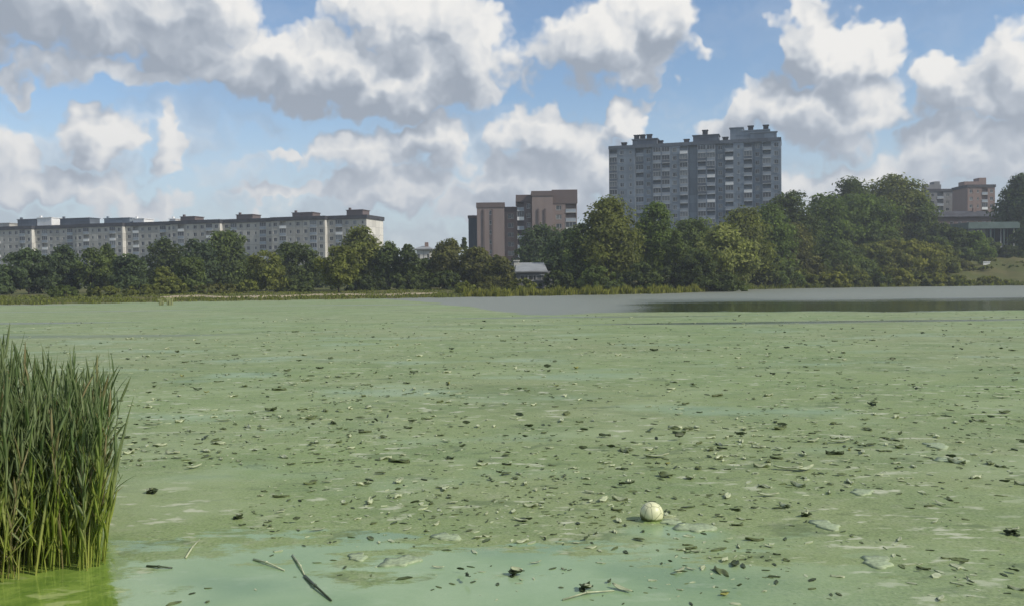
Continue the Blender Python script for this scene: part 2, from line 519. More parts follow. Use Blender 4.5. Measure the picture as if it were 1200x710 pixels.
limec = N.mix(N.ss(fine, .35, .7), (.13, .21, .035), (.235, .325, .065))
limec = N.mix(N.ss(vfine, .5, .72, 0, .6), limec, (.085, .145, .03))
limec = N.mix(N.m('MULTIPLY', flk, .6), limec, (.40, .45, .18))
col = N.mix(lime, col, limec)
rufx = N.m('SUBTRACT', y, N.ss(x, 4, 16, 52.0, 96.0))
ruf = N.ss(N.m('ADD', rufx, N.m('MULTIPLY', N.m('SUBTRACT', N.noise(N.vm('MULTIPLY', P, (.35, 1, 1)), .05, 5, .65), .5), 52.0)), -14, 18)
col = N.mix(open_w, col, N.mix(ruf, (.040, .058, .022), (.20, .215, .17)))  # turbid base colours, also standing in for silvery sky and green tree reflections
N.l(col, p.inputs['Base Color'])
rw = N.m('MULTIPLY_ADD', ruf, .36, .09)
rough = N.m('MULTIPLY_ADD', thin, -.30, .52)
rough = N.m('MULTIPLY_ADD', lime, -.34, rough)
rough = N.m('ADD', N.m('MULTIPLY', rough, N.m('SUBTRACT', 1.0, open_w)), N.m('MULTIPLY', rw, open_w))
N.l(rough, p.inputs['Roughness'])
sp = N.m('MULTIPLY_ADD', thin, .22, .14)
sp = N.m('MAXIMUM', N.m('MAXIMUM', sp, N.m('MULTIPLY', lime, .42)), N.m('MULTIPLY', open_w, .5))
N.l(sp, p.inputs['Specular IOR Level'])
p.inputs['IOR'].default_value = 1.33
b1 = N.n('ShaderNodeBump'); b1.inputs['Distance'].default_value = .03
N.l(N.m('MULTIPLY_ADD', N.m('SUBTRACT', 1.0, N.m('MAXIMUM', N.m('MAXIMUM', thin, lime), open_w)), .42, .05), b1.inputs['Strength'])
N.l(N.m('ADD', fine, N.m('MULTIPLY', vfine, .4)), b1.inputs['Height'])
b2 = N.n('ShaderNodeBump'); b2.inputs['Distance'].default_value = .05
N.l(N.m('MULTIPLY', open_w, N.m('MULTIPLY_ADD', ruf, .5, .10)), b2.inputs['Strength'])
N.l(N.noise(N.vm('MULTIPLY', P, (.5, 1, 1)), 1.6, 3, .55), b2.inputs['Height'])
N.l(b1.outputs[0], b2.inputs['Normal']); N.l(b2.outputs[0], p.inputs['Normal'])
M['water'] = m_
bm = MB()
bm.quad((-420, -60, 0), (420, -60, 0), (420, 330, 0), (-420, 330, 0))
tag(bm.obj('pond_water', m_), kind='structure')

# sandy path along the left bank
pa, pb = R(-21), R(-4.6)
Vp, Fp = [], []
for k in range(60):
    a_ = pa + (pb - pa) * k / 59
    sn, cs = math.sin(a_), math.cos(a_)
    r0 = float(shore_r(np.array([sn * 100]), np.array([cs * 100]))[0]) + 5 + 2.0 * math.sin(k * .23)
    wdt = 6.0 + 2.0 * math.sin(k * .37) + (5 if k > 42 else 0) * math.sin((k - 42) / 17 * math.pi if k > 42 else 0)
    for q_ in range(4):
        rq = r0 + wdt * q_ / 3
        Vp.append((sn * rq, cs * rq, gz(sn * rq, cs * rq) + (.10 if 0 < q_ < 3 else -.15)))
for k in range(59):
    for q_ in range(3):
        a0 = k * 4 + q_
        Fp.append((a0, a0 + 1, a0 + 5, a0 + 4))
M['sand'] = simple('trodden_sand', (.34, .29, .20), .95, .25, .8, .05)
tag(link('sandy_path', mesh_np('sandy_path', np.array(Vp), [np.array(Fp)[:, ::-1]], M['sand'], smooth=True)), kind='structure')

# ------------------------------------------------------------------ buildings
def window_mesh(w, h, name='window'):
    """framed window, origin at the sill's middle, facing -y"""
    b = MB()
    t, d = .09, .10
    b.box(-w / 2, -w / 2 + t, 0, d, 0, h, 0); b.box(w / 2 - t, w / 2, 0, d, 0, h, 0)
    b.box(-w / 2 + t, w / 2 - t, 0, d, 0, t, 0); b.box(-w / 2 + t, w / 2 - t, 0, d, h - t, h, 0)
    b.box(w * .12 - .04, w * .12 + .04, .01, d, t, h - t, 0)
    b.quad((-w / 2 + t, .05, t), (w / 2 - t, .05, t), (w / 2 - t, .05, h - t), (-w / 2 + t, .05, h - t), 1)
    b.box(-w / 2 - .06, w / 2 + .06, -.16, -.002, -.06, 0, 0)
    return b.mesh(name, [M['frame'], M['glass']])
def balcony_mesh(w, h, mat_, glazed=False, name='balcony'):
    """front parapet of a loggia with a slab edge, glazed above or open, facing -y"""
    b = MB()
    b.box(-w / 2, w / 2, -.12, 0.02, 0, 1.05, 0)
    b.box(-w / 2 - .05, w / 2 + .05, -.20, -.125, -.14, .02, 1)
    b.box(-w / 2, w / 2, -.16, -.124, 1.0, 1.09, 1)
    if glazed:
        b.quad((-w / 2, -.05, 1.05), (w / 2, -.05, 1.05), (w / 2, -.05, h), (-w / 2, -.05, h), 2)
        for k in range(4):
            xk = -w / 2 + w * k / 3
            b.box(xk - .035, xk + .035, -.09, -.055, 1.1, h, 1)
    return b.mesh(name, [mat_, M['frame'], M['glass']])

def facade(wall, x0, yf, bays, types, bw, z0, floors, fh, spots):
    """a wall with real openings from x0 along +x at depth yf; types: w window, l loggia, n blank. Collects opening spots"""
    for i in range(bays):
        t = types[i % len(types)]
        xa, xb = x0 + i * bw, x0 + (i + 1) * bw
        for f in range(floors):
            za, zb = z0 + f * fh, z0 + (f + 1) * fh
            if t == 'n':
                wall.quad((xa, yf, za), (xb, yf, za), (xb, yf, zb), (xa, yf, zb)); continue
            if t == 'w':
                ox, oz0, oz1, dep = bw * .27, .85, 2.35, .22
            elif t == 'n2':
                ox, oz0, oz1, dep = bw * .36, .95, 2.2, .22
            else:
                ox, oz0, oz1, dep = bw * .07, .12, fh - .22, 1.15
            a_, b_, c_, d_ = xa + ox, xb - ox, za + oz0, za + oz1
            wall.quad((xa, yf, za), (xb, yf, za), (xb, yf, c_), (xa, yf, c_))
            wall.quad((xa, yf, d_), (xb, yf, d_), (xb, yf, zb), (xa, yf, zb))
            wall.quad((xa, yf, c_), (a_, yf, c_), (a_, yf, d_), (xa, yf, d_))
            wall.quad((b_, yf, c_), (xb, yf, c_), (xb, yf, d_), (b_, yf, d_))
            yb = yf + dep
            wall.quad((a_, yf, c_), (a_, yb, c_), (a_, yb, d_), (a_, yf, d_))
            wall.quad((b_, yb, c_), (b_, yf, c_), (b_, yf, d_), (b_, yb, d_))
            wall.quad((a_, yf, d_), (a_, yb, d_), (b_, yb, d_), (b_, yf, d_))
            wall.quad((a_, yb, c_), (a_, yf, c_), (b_, yf, c_), (b_, yb, c_))
            wall.quad((a_, yb, c_), (b_, yb, c_), (b_, yb, d_), (a_, yb, d_))
            spots.append((t, (a_ + b_) / 2, yf, c_, f, b_ - a_, d_ - c_))
def box_rest(wall, x0, x1, yf, yb, z0, z1, left=True, right=True, mi=0):
    if left: wall.quad((x0, yb, z0), (x0, yf, z0), (x0, yf, z1), (x0, yb, z1), mi)
    if right: wall.quad((x1, yf, z0), (x1, yb, z0), (x1, yb, z1), (x1, yf, z1), mi)
    wall.quad((x1, yb, z0), (x0, yb, z0), (x0, yb, z1), (x1, yb, z1), mi)
    wall.quad((x0, yf, z1), (x1, yf, z1), (x1, yb, z1), (x0, yb, z1), mi)
def join_copies(name, items, mats, parent):
    """many alike pieces as one mesh: items = (mesh, (x,y,z))"""
    vs, fs, idx, off = [], [], [], 0
    for me, loc in items:
        co = np.empty(len(me.vertices) * 3, dtype=np.float32); me.vertices.foreach_get('co', co)
        vs.append(co.reshape(-1, 3) + np.array(loc, dtype=np.float32))
        f = np.empty(len(me.loops), dtype=np.int32); me.loops.foreach_get('vertex_index', f)
        fs.append(f.reshape(-1, 4) + off); off += len(me.vertices)
        mi = np.empty(len(me.polygons), dtype=np.int32); me.polygons.foreach_get('material_index', mi); idx.append(mi)
    o = link(name, mesh_np(name, np.concatenate(vs), [np.concatenate(fs)], mats, np.concatenate(idx)), parent)
    o['kind'] = 'stuff'
    return o

# --- long nine-storey block on the left
A0, A1 = Vector((-271.2, 416.6)), Vector((-55, 351))
ax = (A1 - A0); L = ax.length
blk = empty('apartment_block', (A0.x, A0.y, .2), math.atan2(ax.y, ax.x))
tag(blk, 'long grey-beige nine-storey panel block with a dark roof edge, behind trees', 'apartment block')
nb = int(L / 3.3); bw = L / nb; FH = 2.95; NF = 9
wall = MB(); spots = []
sec = ['w', 'l', 'n2', 'w', 'w', 'l', 'w']
proj = []
i = 0
while i < nb:
    k = i % 14
    run = min(7 if k == 0 else 7, nb - i)
    if (i // 7) % 2 == 0 and run == 7:
        facade(wall, i * bw, -1.9, run, sec, bw, 0, NF, FH, spots); proj.append((i * bw, (i + run) * bw))
    else:
        facade(wall, i * bw, 0, run, sec[::-1], bw, 0, NF, FH, spots)
    i += run
for xa, xb in proj:
    for xx, flip in ((xa, 0), (xb, 1)):
        a_, b_ = (-1.9, 0) if flip else (0, -1.9)
        wall.quad((xx, a_, 0), (xx, b_, 0), (xx, b_, NF * FH), (xx, a_, NF * FH), 1)  # projection sides take the paler panel with sunlight in its colour
    wall.quad((xa, -1.9, NF * FH), (xb, -1.9, NF * FH), (xb, 0, NF * FH), (xa, 0, NF * FH), 0)
box_rest(wall, 0, L, 0, 15, 0, NF * FH, True, True, 1)
wall.obj('wall', [M['panel'], M['panel_pale_sunlit']], blk)
rf = MB()
rf.box(-.4, L + .4, -.45, 15.4, NF * FH + .02, NF * FH + 1.45)
for xa, xb in proj:
    rf.box(xa - .3, xb + .3, -2.3, -.455, NF * FH + .02, NF * FH + 1.44)
roof = rf.obj('roof', M['roofdark'], blk)
wm = window_mesh(bw * .46, 1.5); bm1 = balcony_mesh(bw * .86, FH - .34, M['parapet'], True); bm2 = balcony_mesh(bw * .86, FH - .34, M['parapet_white'])
wm2 = window_mesh(bw * .28, 1.25)
wl, bl = [], []
for t, cx, yf, zs, f, ww, hh in spots:
    if t in ('w', 'n2'): wl.append((wm if t == 'w' else wm2, (cx, yf + .09, zs), f))
    else: bl.append((random.choice([bm1, bm1, bm2]), (cx, yf, zs), f))
wl.sort(key=lambda k: (-(k[2] + min(0, (k[1][0] - 60) / 25)))); bl.sort(key=lambda k: (-(k[2] + min(0, (k[1][0] - 60) / 25))))
for me, loc, f in wl[:300]: link('window', me, blk, loc)
for me, loc, f in bl[:130]: link('balcony', me, blk, loc)
join_copies('lower_windows', [(k[0], k[1]) for k in wl[300:]], [M['frame'], M['glass']], blk)
join_copies('lower_balconies', [(k[0], k[1]) for k in bl[130:]], [M['parapet'], M['frame'], M['glass']], blk)
def blk_x(px):                                # distance along the block's front seen at a photo column
    k = (px - 600) / F
    return (k * A0.y - A0.x) / (ax.x / L - k * ax.y / L)
ROOFBOX = [(-18, 4, 2.6, 'panel'), (14, 36, 4.4, 'tower_dark'), (37, 54, 5.0, 'white'), (64, 99, 4.0, 'tower_dark'), (116, 146, 3.2, 'tower'),
           (150, 163, 2.4, 'white'), (193, 200, 1.6, 'white'), (206, 223, 2.6, 'brick_dark'), (272, 291, 2.6, 'brick_dark'), (338, 362, 2.6, 'brick_dark'), (402, 421, 3.0, 'brick_dark')]
for pa_, pb_, hh, mk in ROOFBOX:
    b = MB(); xa, xb = blk_x(pa_), blk_x(pb_)
    hh *= .72
    b.box(xa, xb, 4, 10, NF * FH + 1.45, NF * FH + 1.45 + hh)
    b.box(xa - .25, xb + .25, 3.75, 10.25, NF * FH + 1.452 + hh, NF * FH + 1.7 + hh)
    b.box(xa + .4, xa + 1.2, 5, 5.8, NF * FH + 1.7 + hh, NF * FH + 2.6 + hh)
    b.obj('machine_room', M[mk], roof)

# --- sixteen-storey tower
T1 = Vector((94.2, 322.0)); th = R(-17); tx = Vector((math.cos(th), math.sin(th))); TL = 60.7
T0 = T1 - tx * TL
tw = empty('high_rise_tower', (T0.x, T0.y, 3.1), th)
tag(tw, 'tall blue-grey sixteen-storey high-rise with scattered white balconies and rooftop boxes', 'high-rise')
nb = 19; bw = TL / nb; NF = 16
types = ['l', 'w', 'n2', 'l', 'w', 'l', 'l', 'w', 'l', 'n', 'l', 'l', 'w', 'l', 'n2', 'l', 'w', 'l', 'w']
wall = MB(); spots = []
yo = [0, 0, 0, .9, .9, 0, 0, 0, 0, 1.4, 0, 0, .9, 0, 0, 0, .9, 0, 0]
for i in range(nb):
    facade(wall, i * bw, yo[i], 1, [types[i]], bw, 0, NF, FH, spots)
    if i and yo[i] != yo[i - 1]:
        a_, b_ = yo[i - 1], yo[i]
        wall.quad((i * bw, a_, 0), (i * bw, b_, 0), (i * bw, b_, NF * FH), (i * bw, a_, NF * FH), 0)
box_rest(wall, 0, TL, 0, 14, 0, NF * FH, True, True, 0)
wall.obj('wall', M['tower'], tw)
rf = MB()
rf.box(-.1, TL + .1, -.15, 14.1, NF * FH + .015, NF * FH + 1.2)
troof = rf.obj('roof', M['tower_dark'], tw)
wm = window_mesh(bw * .46, 1.5); wm2 = window_mesh(bw * .28, 1.25)
bms = [balcony_mesh(bw * .86, FH - .34, M['parapet'], True), balcony_mesh(bw * .86, FH - .34, M['parapet']),
       balcony_mesh(bw * .86, FH - .34, M['tower_dark'], True), balcony_mesh(bw * .86, FH - .34, M['parapet_white'])]
for t, cx, yf, zs, f, ww, hh in spots:
    if t in ('w', 'n2'): link('window', wm if t == 'w' else wm2, tw, (cx, yf + .09, zs))
    else: link('balcony', random.choices(bms, (4, 4, 3, 1.1))[0], tw, (cx, yf, zs))
def tw_x(px):
    k = (px - 600) / F
    return (k * T0.y - T0.x) / (tx.x - k * tx.y)
RT = NF * FH + 1.2
for pa_, pb_, za, zb, mk in ((741, 770, 0, 2.2, 'tower_dark'), (812, 842, -1.0, 2.6, 'tower_dark'), (856, 871, 0, 4.4, 'tower'), (871, 902, 0, 3.2, 'tower'), (880, 911, 0, 2.0, 'tower')):
    b = MB(); xa, xb = tw_x(pa_), tw_x(pb_)
    y0 = 3 if za == 0 else 4
    if pb_ == 911: y0 = 1
    b.box(xa, xb, y0, 10 - (pb_ == 911) * 7.5, RT + max(za, 0), RT + zb)
    b.box(xa - .3, xb + .3, y0 - .3, 10.3 - (pb_ == 911) * 7.9, RT + zb + .003, RT + zb + .3)
    b.obj('machine_room', M[mk], troof)
for pc, zc in ((730, 0), (745, 2.5), (752, 2.5), (760, 2.5), (773, 0), (804, 0), (826, 2.9), (850, 0), (880, 3.5), (898, 3.5)):
    b = MB(); xc = tw_x(pc)
    b.box(xc - .9, xc + .9, 4.5, 6.0, RT + zc + .002, RT + zc + 1.5); b.box(xc - 1.1, xc + 1.1, 4.3, 6.2, RT + zc + 1.503, RT + zc + 1.8)
    b.obj('vent', M['metal'], troof)

# --- stepped pink-brick block in the middle
bk = empty('brick_apartment_block', (0, 300, .8))
tag(bk, 'stepped pinkish-brown brick apartment block with a dark slate side wing', 'apartment block')
def brick_section(pa_, pb_, top, dy, mk, types, depth=16, band=1.6):
    d_ = 300 + dy
    xa, xb = X(pa_, d_), X(pb_, d_)
    H = Zat((pa_ + pb_) / 2, top, d_) - .8
    n_ = max(1, round((xb - xa) / 3.2)); w_ = (xb - xa) / n_
    nf = int((H - band) / 2.9); fh = (H - band) / nf
    wall = MB(); sp_ = []
    facade(wall, xa, dy, n_, types, w_, 0, nf, fh, sp_)
    box_rest(wall, xa, xb, dy, dy + depth, 0, H - band)
    wall.obj('wall', M[mk], bk)
    b = MB(); b.box(xa - .2, xb + .2, dy - .2, dy + depth + .2, H - band + .01, H); b.box(xa + 1, xb - 1, dy + 1, dy + depth - 1, H + .003, H + .12)
    b.obj('parapet', M['brick_dark'], bk)
    me1 = window_mesh(w_ * .46, 1.5); me2 = window_mesh(w_ * .28, 1.25)
    bal = balcony_mesh(w_ * .86, fh - .34, M['parapet']); bal2 = balcony_mesh(w_ * .86, fh - .34, M['parapet_white'], True)
    for t, cx, yf, zs, f, ww, hh in sp_:
        if t == 'l': link('balcony', random.choice([bal, bal, bal, bal2]), bk, (cx, yf, zs))
        else: link('window', me1 if t == 'w' else me2, bk, (cx, yf + .09, zs))
brick_section(550, 561, 253, 10, 'bluewall', ['n', 'w', 'w'], 14, .9)
brick_section(560, 592, 238, 0, 'brick', ['n', 'n2', 'n'], 16)
brick_section(592, 607, 243, 5, 'brick', ['w', 'l'], 16)
brick_section(606.5, 625, 229, 2, 'brick_dark', ['l', 'w', 'n'], 18, 2.2)
brick_section(624.6, 649, 224.5, 0, 'brick', ['n'], 16)
brick_section(648.6, 677, 223, 3, 'brick', ['w', 'l', 'w', 'l'], 18, 4.5)
b = MB()
for pv in (568, 578, 632, 640):
    xv = X(pv, 300); b.box(xv - .25, xv + .25, -.35, -.003, 0, 25)
b.obj('pilaster', M['brick_dark'], bk)

# --- two blocks on the hill at the right
def small_block(name, label, pa_, pb_, top, d_, mk, types, dx2=0, dtop=None):
    xa, xb = X(pa_, d_), X(pb_, d_)
    xm = (xa + xb) / 2
    g = gz(xm, d_) - 1
    o = empty(name, (xm, d_, g)); tag(o, label, 'apartment block')
    H = Zat((pa_ + pb_) / 2, top, d_) - g
    wdt = xb - xa; n_ = max(2, round(wdt / 3.2)); w_ = wdt / n_
    nf = int((H - 1.2) / 2.95); fh = (H - 1.2) / nf
    wall = MB(); sp_ = []
    facade(wall, -wdt / 2, 0, n_, types, w_, 0, nf, fh, sp_)
    box_rest(wall, -wdt / 2, wdt / 2, 0, 14, 0, H - 1.2)
    wall.obj('wall', M[mk], o)
    b = MB(); b.box(-wdt / 2 - .3, wdt / 2 + .3, -.3, 14.3, H - 1.19, H)
    r_ = b.obj('roof', M['roofdark'], o)
    me1 = window_mesh(w_ * .46, 1.5); me2 = window_mesh(w_ * .28, 1.25)
    bal = balcony_mesh(w_ * .86, fh - .34, M['parapet']); bal2 = balcony_mesh(w_ * .86, fh - .34, M['parapet_white'], True)
    for t, cx, yf, zs, f, ww, hh in sp_:
        if t == 'l': link('balcony', random.choice([bal, bal, bal2]), o, (cx, yf, zs))
        else: link('window', me1 if t == 'w' else me2, o, (cx, yf + .09, zs))
    return o, r_, H, wdt
o, r_, H, wd = small_block('grey_apartment_block', 'grey apartment block with box-topped roof, on the wooded hill at far right', 1089, 1132, 222, 425, 'grey_wall', ['w', 'l', 'w', 'n2'])
for xa, xb, hh in ((-wd / 2 + .3, -1.2, 2.4), (-4.2, -1.6, 3.9)):
    b = MB(); b.box(xa, xb, 3 + hh * .3, 9, H + .003, H + hh); b.obj('machine_room', M['grey_wall'], r_)
o, r_, H, wd = small_block('pink_apartment_block', 'pinkish brick apartment block beside the grey one on the hill', 1134, 1166, 217, 405, 'brick_red', ['w', 'n2', 'l', 'w'])
for xa, xb, hh in ((-wd / 2 + .3, 2.5, 1.8), (1, 4.2, 3.4)):
    b = MB(); b.box(xa, xb, 3 + hh * .3, 9, H + .003, H + hh); b.obj('machine_room', M['brick_red'], r_)

# --- dark hip-roofed house below them
def hip_house(name, label, pa_, pb_, eave, ridge, d_, depth, wallm, roofm, base=None):
    xa, xb = X(pa_, d_), X(pb_, d_); xm = (xa + xb) / 2; w_ = (xb - xa) / 2
    g = (gz(xm, d_) - .5) if base is None else base
    o = empty(name, (xm, d_, g)); tag(o, label, 'house')
    E = Zat((pa_ + pb_) / 2, eave, d_) - g; Rg = Zat((pa_ + pb_) / 2, ridge, d_) - g
    wall = MB(); sp_ = []
    n_ = max(3, round(2 * w_ / 3)); bw_ = 2 * w_ / n_
    nf = max(1, int(E / 2.9)); fh = E / nf
    facade(wall, -w_, 0, n_, ['w', 'n2', 'w'], bw_, 0, nf, fh, sp_)
    box_rest(wall, -w_, w_, 0, depth, 0, E)
    wall.obj('wall', wallm, o)
    me1 = window_mesh(bw_ * .46, 1.5); me2 = window_mesh(bw_ * .28, 1.25)
    for t, cx, yf, zs, f, ww, hh in sp_: link('window', me1 if t == 'w' else me2, o, (cx, yf + .09, zs))
    r_ = MB(); ov = .7
    c_ = [(-w_ - ov, -ov, E + .01), (w_ + ov, -ov, E + .01), (w_ + ov, depth + ov, E + .01), (-w_ - ov, depth + ov, E + .01)]
    k = min(w_ * .5, depth / 2)
    t1, t2 = (-w_ + k, depth / 2, Rg), (w_ - k, depth / 2, Rg)
    lo_ = [(p_[0], p_[1], p_[2] - .0) for p_ in c_]; up_ = [(p_[0], p_[1], p_[2] + .25) for p_ in c_]
    r_.quad(lo_[3], lo_[2], lo_[1], lo_[0])
    for q_ in range(4):
        n2_ = (q_ + 1) % 4
        r_.quad(lo_[q_], lo_[n2_], up_[n2_], up_[q_])
    r_.quad(up_[0], up_[1], t2, t1); r_.quad(up_[2], up_[3], t1, t2)
    r_.v += [up_[1], up_[2], t2, up_[3], up_[0], t1]; n0 = len(r_.v) - 6
    r_.f += [(n0, n0 + 1, n0 + 2), (n0 + 3, n0 + 4, n0 + 5)]; r_.i += [0, 0]
    ro = r_.obj('roof', roofm, o)
    b = MB(); b.box(w_ * .3 - .5, w_ * .3 + .5, depth / 2 - 1.4, depth / 2 - .4, Rg - 1.6, Rg + 1.0); b.obj('chimney', M['brick_red'], ro)
    return o
hip_house('dark_roofed_house', 'dark house with low hip roof behind the glass-fronted building, right bank', 1092, 1186, 255, 246, 330, 16, M['brick_dark'], M['roofdark'])
hip_house('white_house', 'small white house peeking between trees, left of the brick block', 489, 505, 293, 288, 260, 9, M['panel_pale_sunlit'], M['roofgrey'])

# --- glass-fronted building with a pale green fascia
gl = empty('glass_fronted_building', (X(1162, 292), 292, gz(X(1162, 292), 292) - .6))
tag(gl, 'glass-fronted building with pale green flat roof edge on the right bank', 'building')
g0 = gl.location.z; w_ = (X(1190, 292) - X(1136, 292)) / 2
zt = Zat(1162, 262, 292) - g0; zb = Zat(1162, 268.5, 292) - g0; zf = Zat(1162, 303, 292) - g0
b = MB(); b.box(-w_, w_, .6, 12, 0, zb - .01); b.obj('wall', M['bluewall'], gl)
b = MB(); b.box(-w_ - .8, w_ + .8, -1.6, 12.5, zb, zt); b.box(-w_ - .5, w_ + .5, -1.3, 12.2, zt + .003, zt + .3); b.obj('roof', M['greentrim'], gl)
b = MB(); b.box(-w_ - .6, w_ + .6, -1.4, .55, 0, zf); b.obj('plinth', M['concrete'], gl)
npan = 7; pw = 2 * w_ / npan
pm = MB(); pm.box(-pw / 2 + .06, pw / 2 - .06, 0, .06, 0, (zb - zf) / 2 - .12); pm = pm.mesh('glass_panel', M['glass'])
for i in range(npan):
    for k in range(2):
        link('glass_panel', pm, gl, (-w_ + (i + .5) * pw, .46, zf + .06 + k * (zb - zf) / 2))
for i in range(npan + 1):
    b = MB(); b.box(-.09, .09, 0, .16, 0, zb - zf - .02); b.obj('mullion', M['white'] if i in (5, 7) else M['greentrim'], gl, loc=(-w_ + i * pw, .30, zf + .01))
for i in (0, 3, 5, 7):
    b = MB(); b.tube([(0, 0, 0), (0, 0, zb - zf - .02)], [.22, .22], 8); b.obj('column', M['greentrim'], gl, loc=(-w_ + i * pw + .2, -1.0, zf + .01))

# --- long low shed with a grey sheet roof
sh = empty('lakeside_shed', (X(626, 188), 188, gz(X(626, 188), 188) - .2))
tag(sh, 'low shed with light grey sheet roof below the brick block', 'shed')
g0 = sh.location.z
w_ = (X(648, 188) - X(604, 188)) / 2
zr = Zat(626, 308, 196) - g0; ze = Zat(626, 318, 188) - g0
b = MB(); b.box(-w_ + .3, w_ - .3, .6, 13, 0, ze - .02); b.obj('wall', M['grey_wall'], sh)
b = MB()
k = len(b.v)
b.v += [(-w_, 0, ze), (w_ - 1, 0, ze), (w_ - 1.5, 8, zr), (-w_ + .4, 8, zr), (-w_, 0, ze - .25), (w_ - 1, 0, ze - .25), (w_ - 1.5, 14, ze - .25), (-w_ + .4, 14, ze - .25)]
b.f += [(0, 1, 2, 3), (4, 5, 1, 0), (5, 6, 2, 1), (6, 7, 3, 2), (7, 4, 0, 3), (7, 6, 5, 4)]; b.i += [0] * 6
b.obj('roof', M['roofgrey'], sh)
b = MB(); b.box(1.2, w_ + .8, -2.4, -.02, ze - .9, ze - .7); b.obj('awning', M['roofgrey'], sh)
b = MB(); b.box(-w_ - .2, -w_ + .9, 6, 9, ze - .5, zr + .35); b.box(-w_ - .35, -w_ + 1.05, 5.8, 9.2, zr + .353, zr + .5); b.obj('dormer', M['panel_pale_sunlit'], sh)
for i in range(4):
    link('window', window_mesh(1.6, 1.1), sh, (-w_ + 1.8 + i * 1.7, .5, ze - 1.9))

# ------------------------------------------------------------------ trees and shrubs
PROFILE = {
    'round': lambda t: math.sqrt(max(0, 1 - (2 * t - 1) ** 2)) ** .8,
    'tall': lambda t: (math.sin(math.pi * (t * .93 + .05)) ** .6) * (1.06 - .42 * t),
    'broad': lambda t: math.sqrt(max(0, 1 - (1.55 * t - .55) ** 2)) ** .9,
    'bush': lambda t: math.sqrt(max(0, 1 - t * t)),
    'cone': lambda t: (1 - t) ** .8 * min(1, .25 + t * 6),
}
def crown_mesh(name, w, h, prof, n, leaf, material, seed, zc0=0.0):
    g = np.random.default_rng(seed)
    pf = PROFILE[prof]
    K = int(np.clip(34 + w * h * .8, 44, 190))
    a1, a2, p1, p2 = g.uniform(.06, .2, 2).tolist() + g.uniform(0, 6.3, 2).tolist()
    C, S = [], []
    while len(C) < K:
        t = g.uniform(.02, .98); phi = g.uniform(0, 2 * math.pi)
        lob = 1 + a1 * math.sin(2 * phi + p1 + 3 * t) + a2 * math.sin(3 * phi + p2 - 4 * t)
        r = pf(t) * (w / 2) * lob * (g.uniform(.12, 1) ** .6)
        sz = (.115 + .075 * g.random()) * min(w, h * .8) * (.75 + .5 * pf(t))
        C.append((math.cos(phi) * r * .9, math.sin(phi) * r * .9, zc0 + t * h)); S.append(sz)
    C = np.array(C); S = np.array(S)
    pick = g.choice(K, n, p=S ** 2 / (S ** 2).sum())
    dirv = g.normal(size=(n, 3)); dirv /= np.linalg.norm(dirv, axis=1, keepdims=True)
    rad = g.uniform(.15, 1.15, n) ** .6
    pos = C[pick] + dirv * (S[pick] * rad)[:, None] * np.array([1, 1, .8])
    out = pos - np.array([0, 0, zc0 + h * .42]); out /= np.linalg.norm(out, axis=1, keepdims=True) + 1e-6
    nrm = .75 * dirv + .5 * out + .55 * g.normal(size=(n, 3)) + np.array([0, 0, .25]); nrm /= np.linalg.norm(nrm, axis=1, keepdims=True)
    ref = g.normal(size=(n, 3))
    u = np.cross(nrm, ref); u /= np.linalg.norm(u, axis=1, keepdims=True) + 1e-6
    v = np.cross(nrm, u)
    sz = (leaf * g.uniform(.6, 1.35, n))[:, None]
    V = np.stack([pos - u * sz * .9, pos - v * sz * .5 + nrm * sz * .12, pos + u * sz * .9, pos + v * sz * .5 + nrm * sz * .12], 1).reshape(-1, 3)
    Fq = np.arange(n * 4).reshape(-1, 4)
    ct = g.uniform(0, 1, K)
    tint = np.repeat(np.clip(ct[pick] * .7 + g.uniform(-.15, .45, n), 0, 1), 4)
    return mesh_np(name, V, [Fq], material, tint=tint)
def trunk_mesh(h, w, crown0, r0, material, seed, limbs=6, stems=1):
    g = random.Random(seed); b = MB()
    for s_ in range(stems):
        ox, oy = (g.uniform(-.12, .12) * w, g.uniform(-.12, .12) * w) if stems > 1 else (0, 0)
        lean = (g.uniform(-.05, .05) * h, g.uniform(-.05, .05) * h)
        top = crown0 + (h - crown0) * .72
        pts = [(ox + lean[0] * t * t + g.uniform(-.01, .01) * h * t, oy + lean[1] * t * t, -.3 + (top + .3) * t) for t in (0, .06, .25, .5, .75, 1)]
        rad = [r0 * k for k in (1.35, 1.05, .85, .62, .4, .12)]
        if stems > 1: rad = [q_ * .6 for q_ in rad]
        b.tube(pts, rad, 7)
        for k in range(limbs):
            t = g.uniform(.35, .9)
            i0 = min(4, int(t * 5)); p0 = Vector(pts[i0]).lerp(Vector(pts[i0 + 1]), t * 5 - i0)
            ph = g.uniform(0, 6.28); ln = w * g.uniform(.2, .4)
            p1 = p0 + Vector((math.cos(ph) * ln * .5, math.sin(ph) * ln * .5, ln * .35)); p2 = p0 + Vector((math.cos(ph) * ln, math.sin(ph) * ln, ln * .9))
            b.tube([p0, p1, p2], [r0 * .32, r0 * .2, r0 * .05], 5)
    return b.mesh('trunk', material, True)
TREE_SEED = [100]
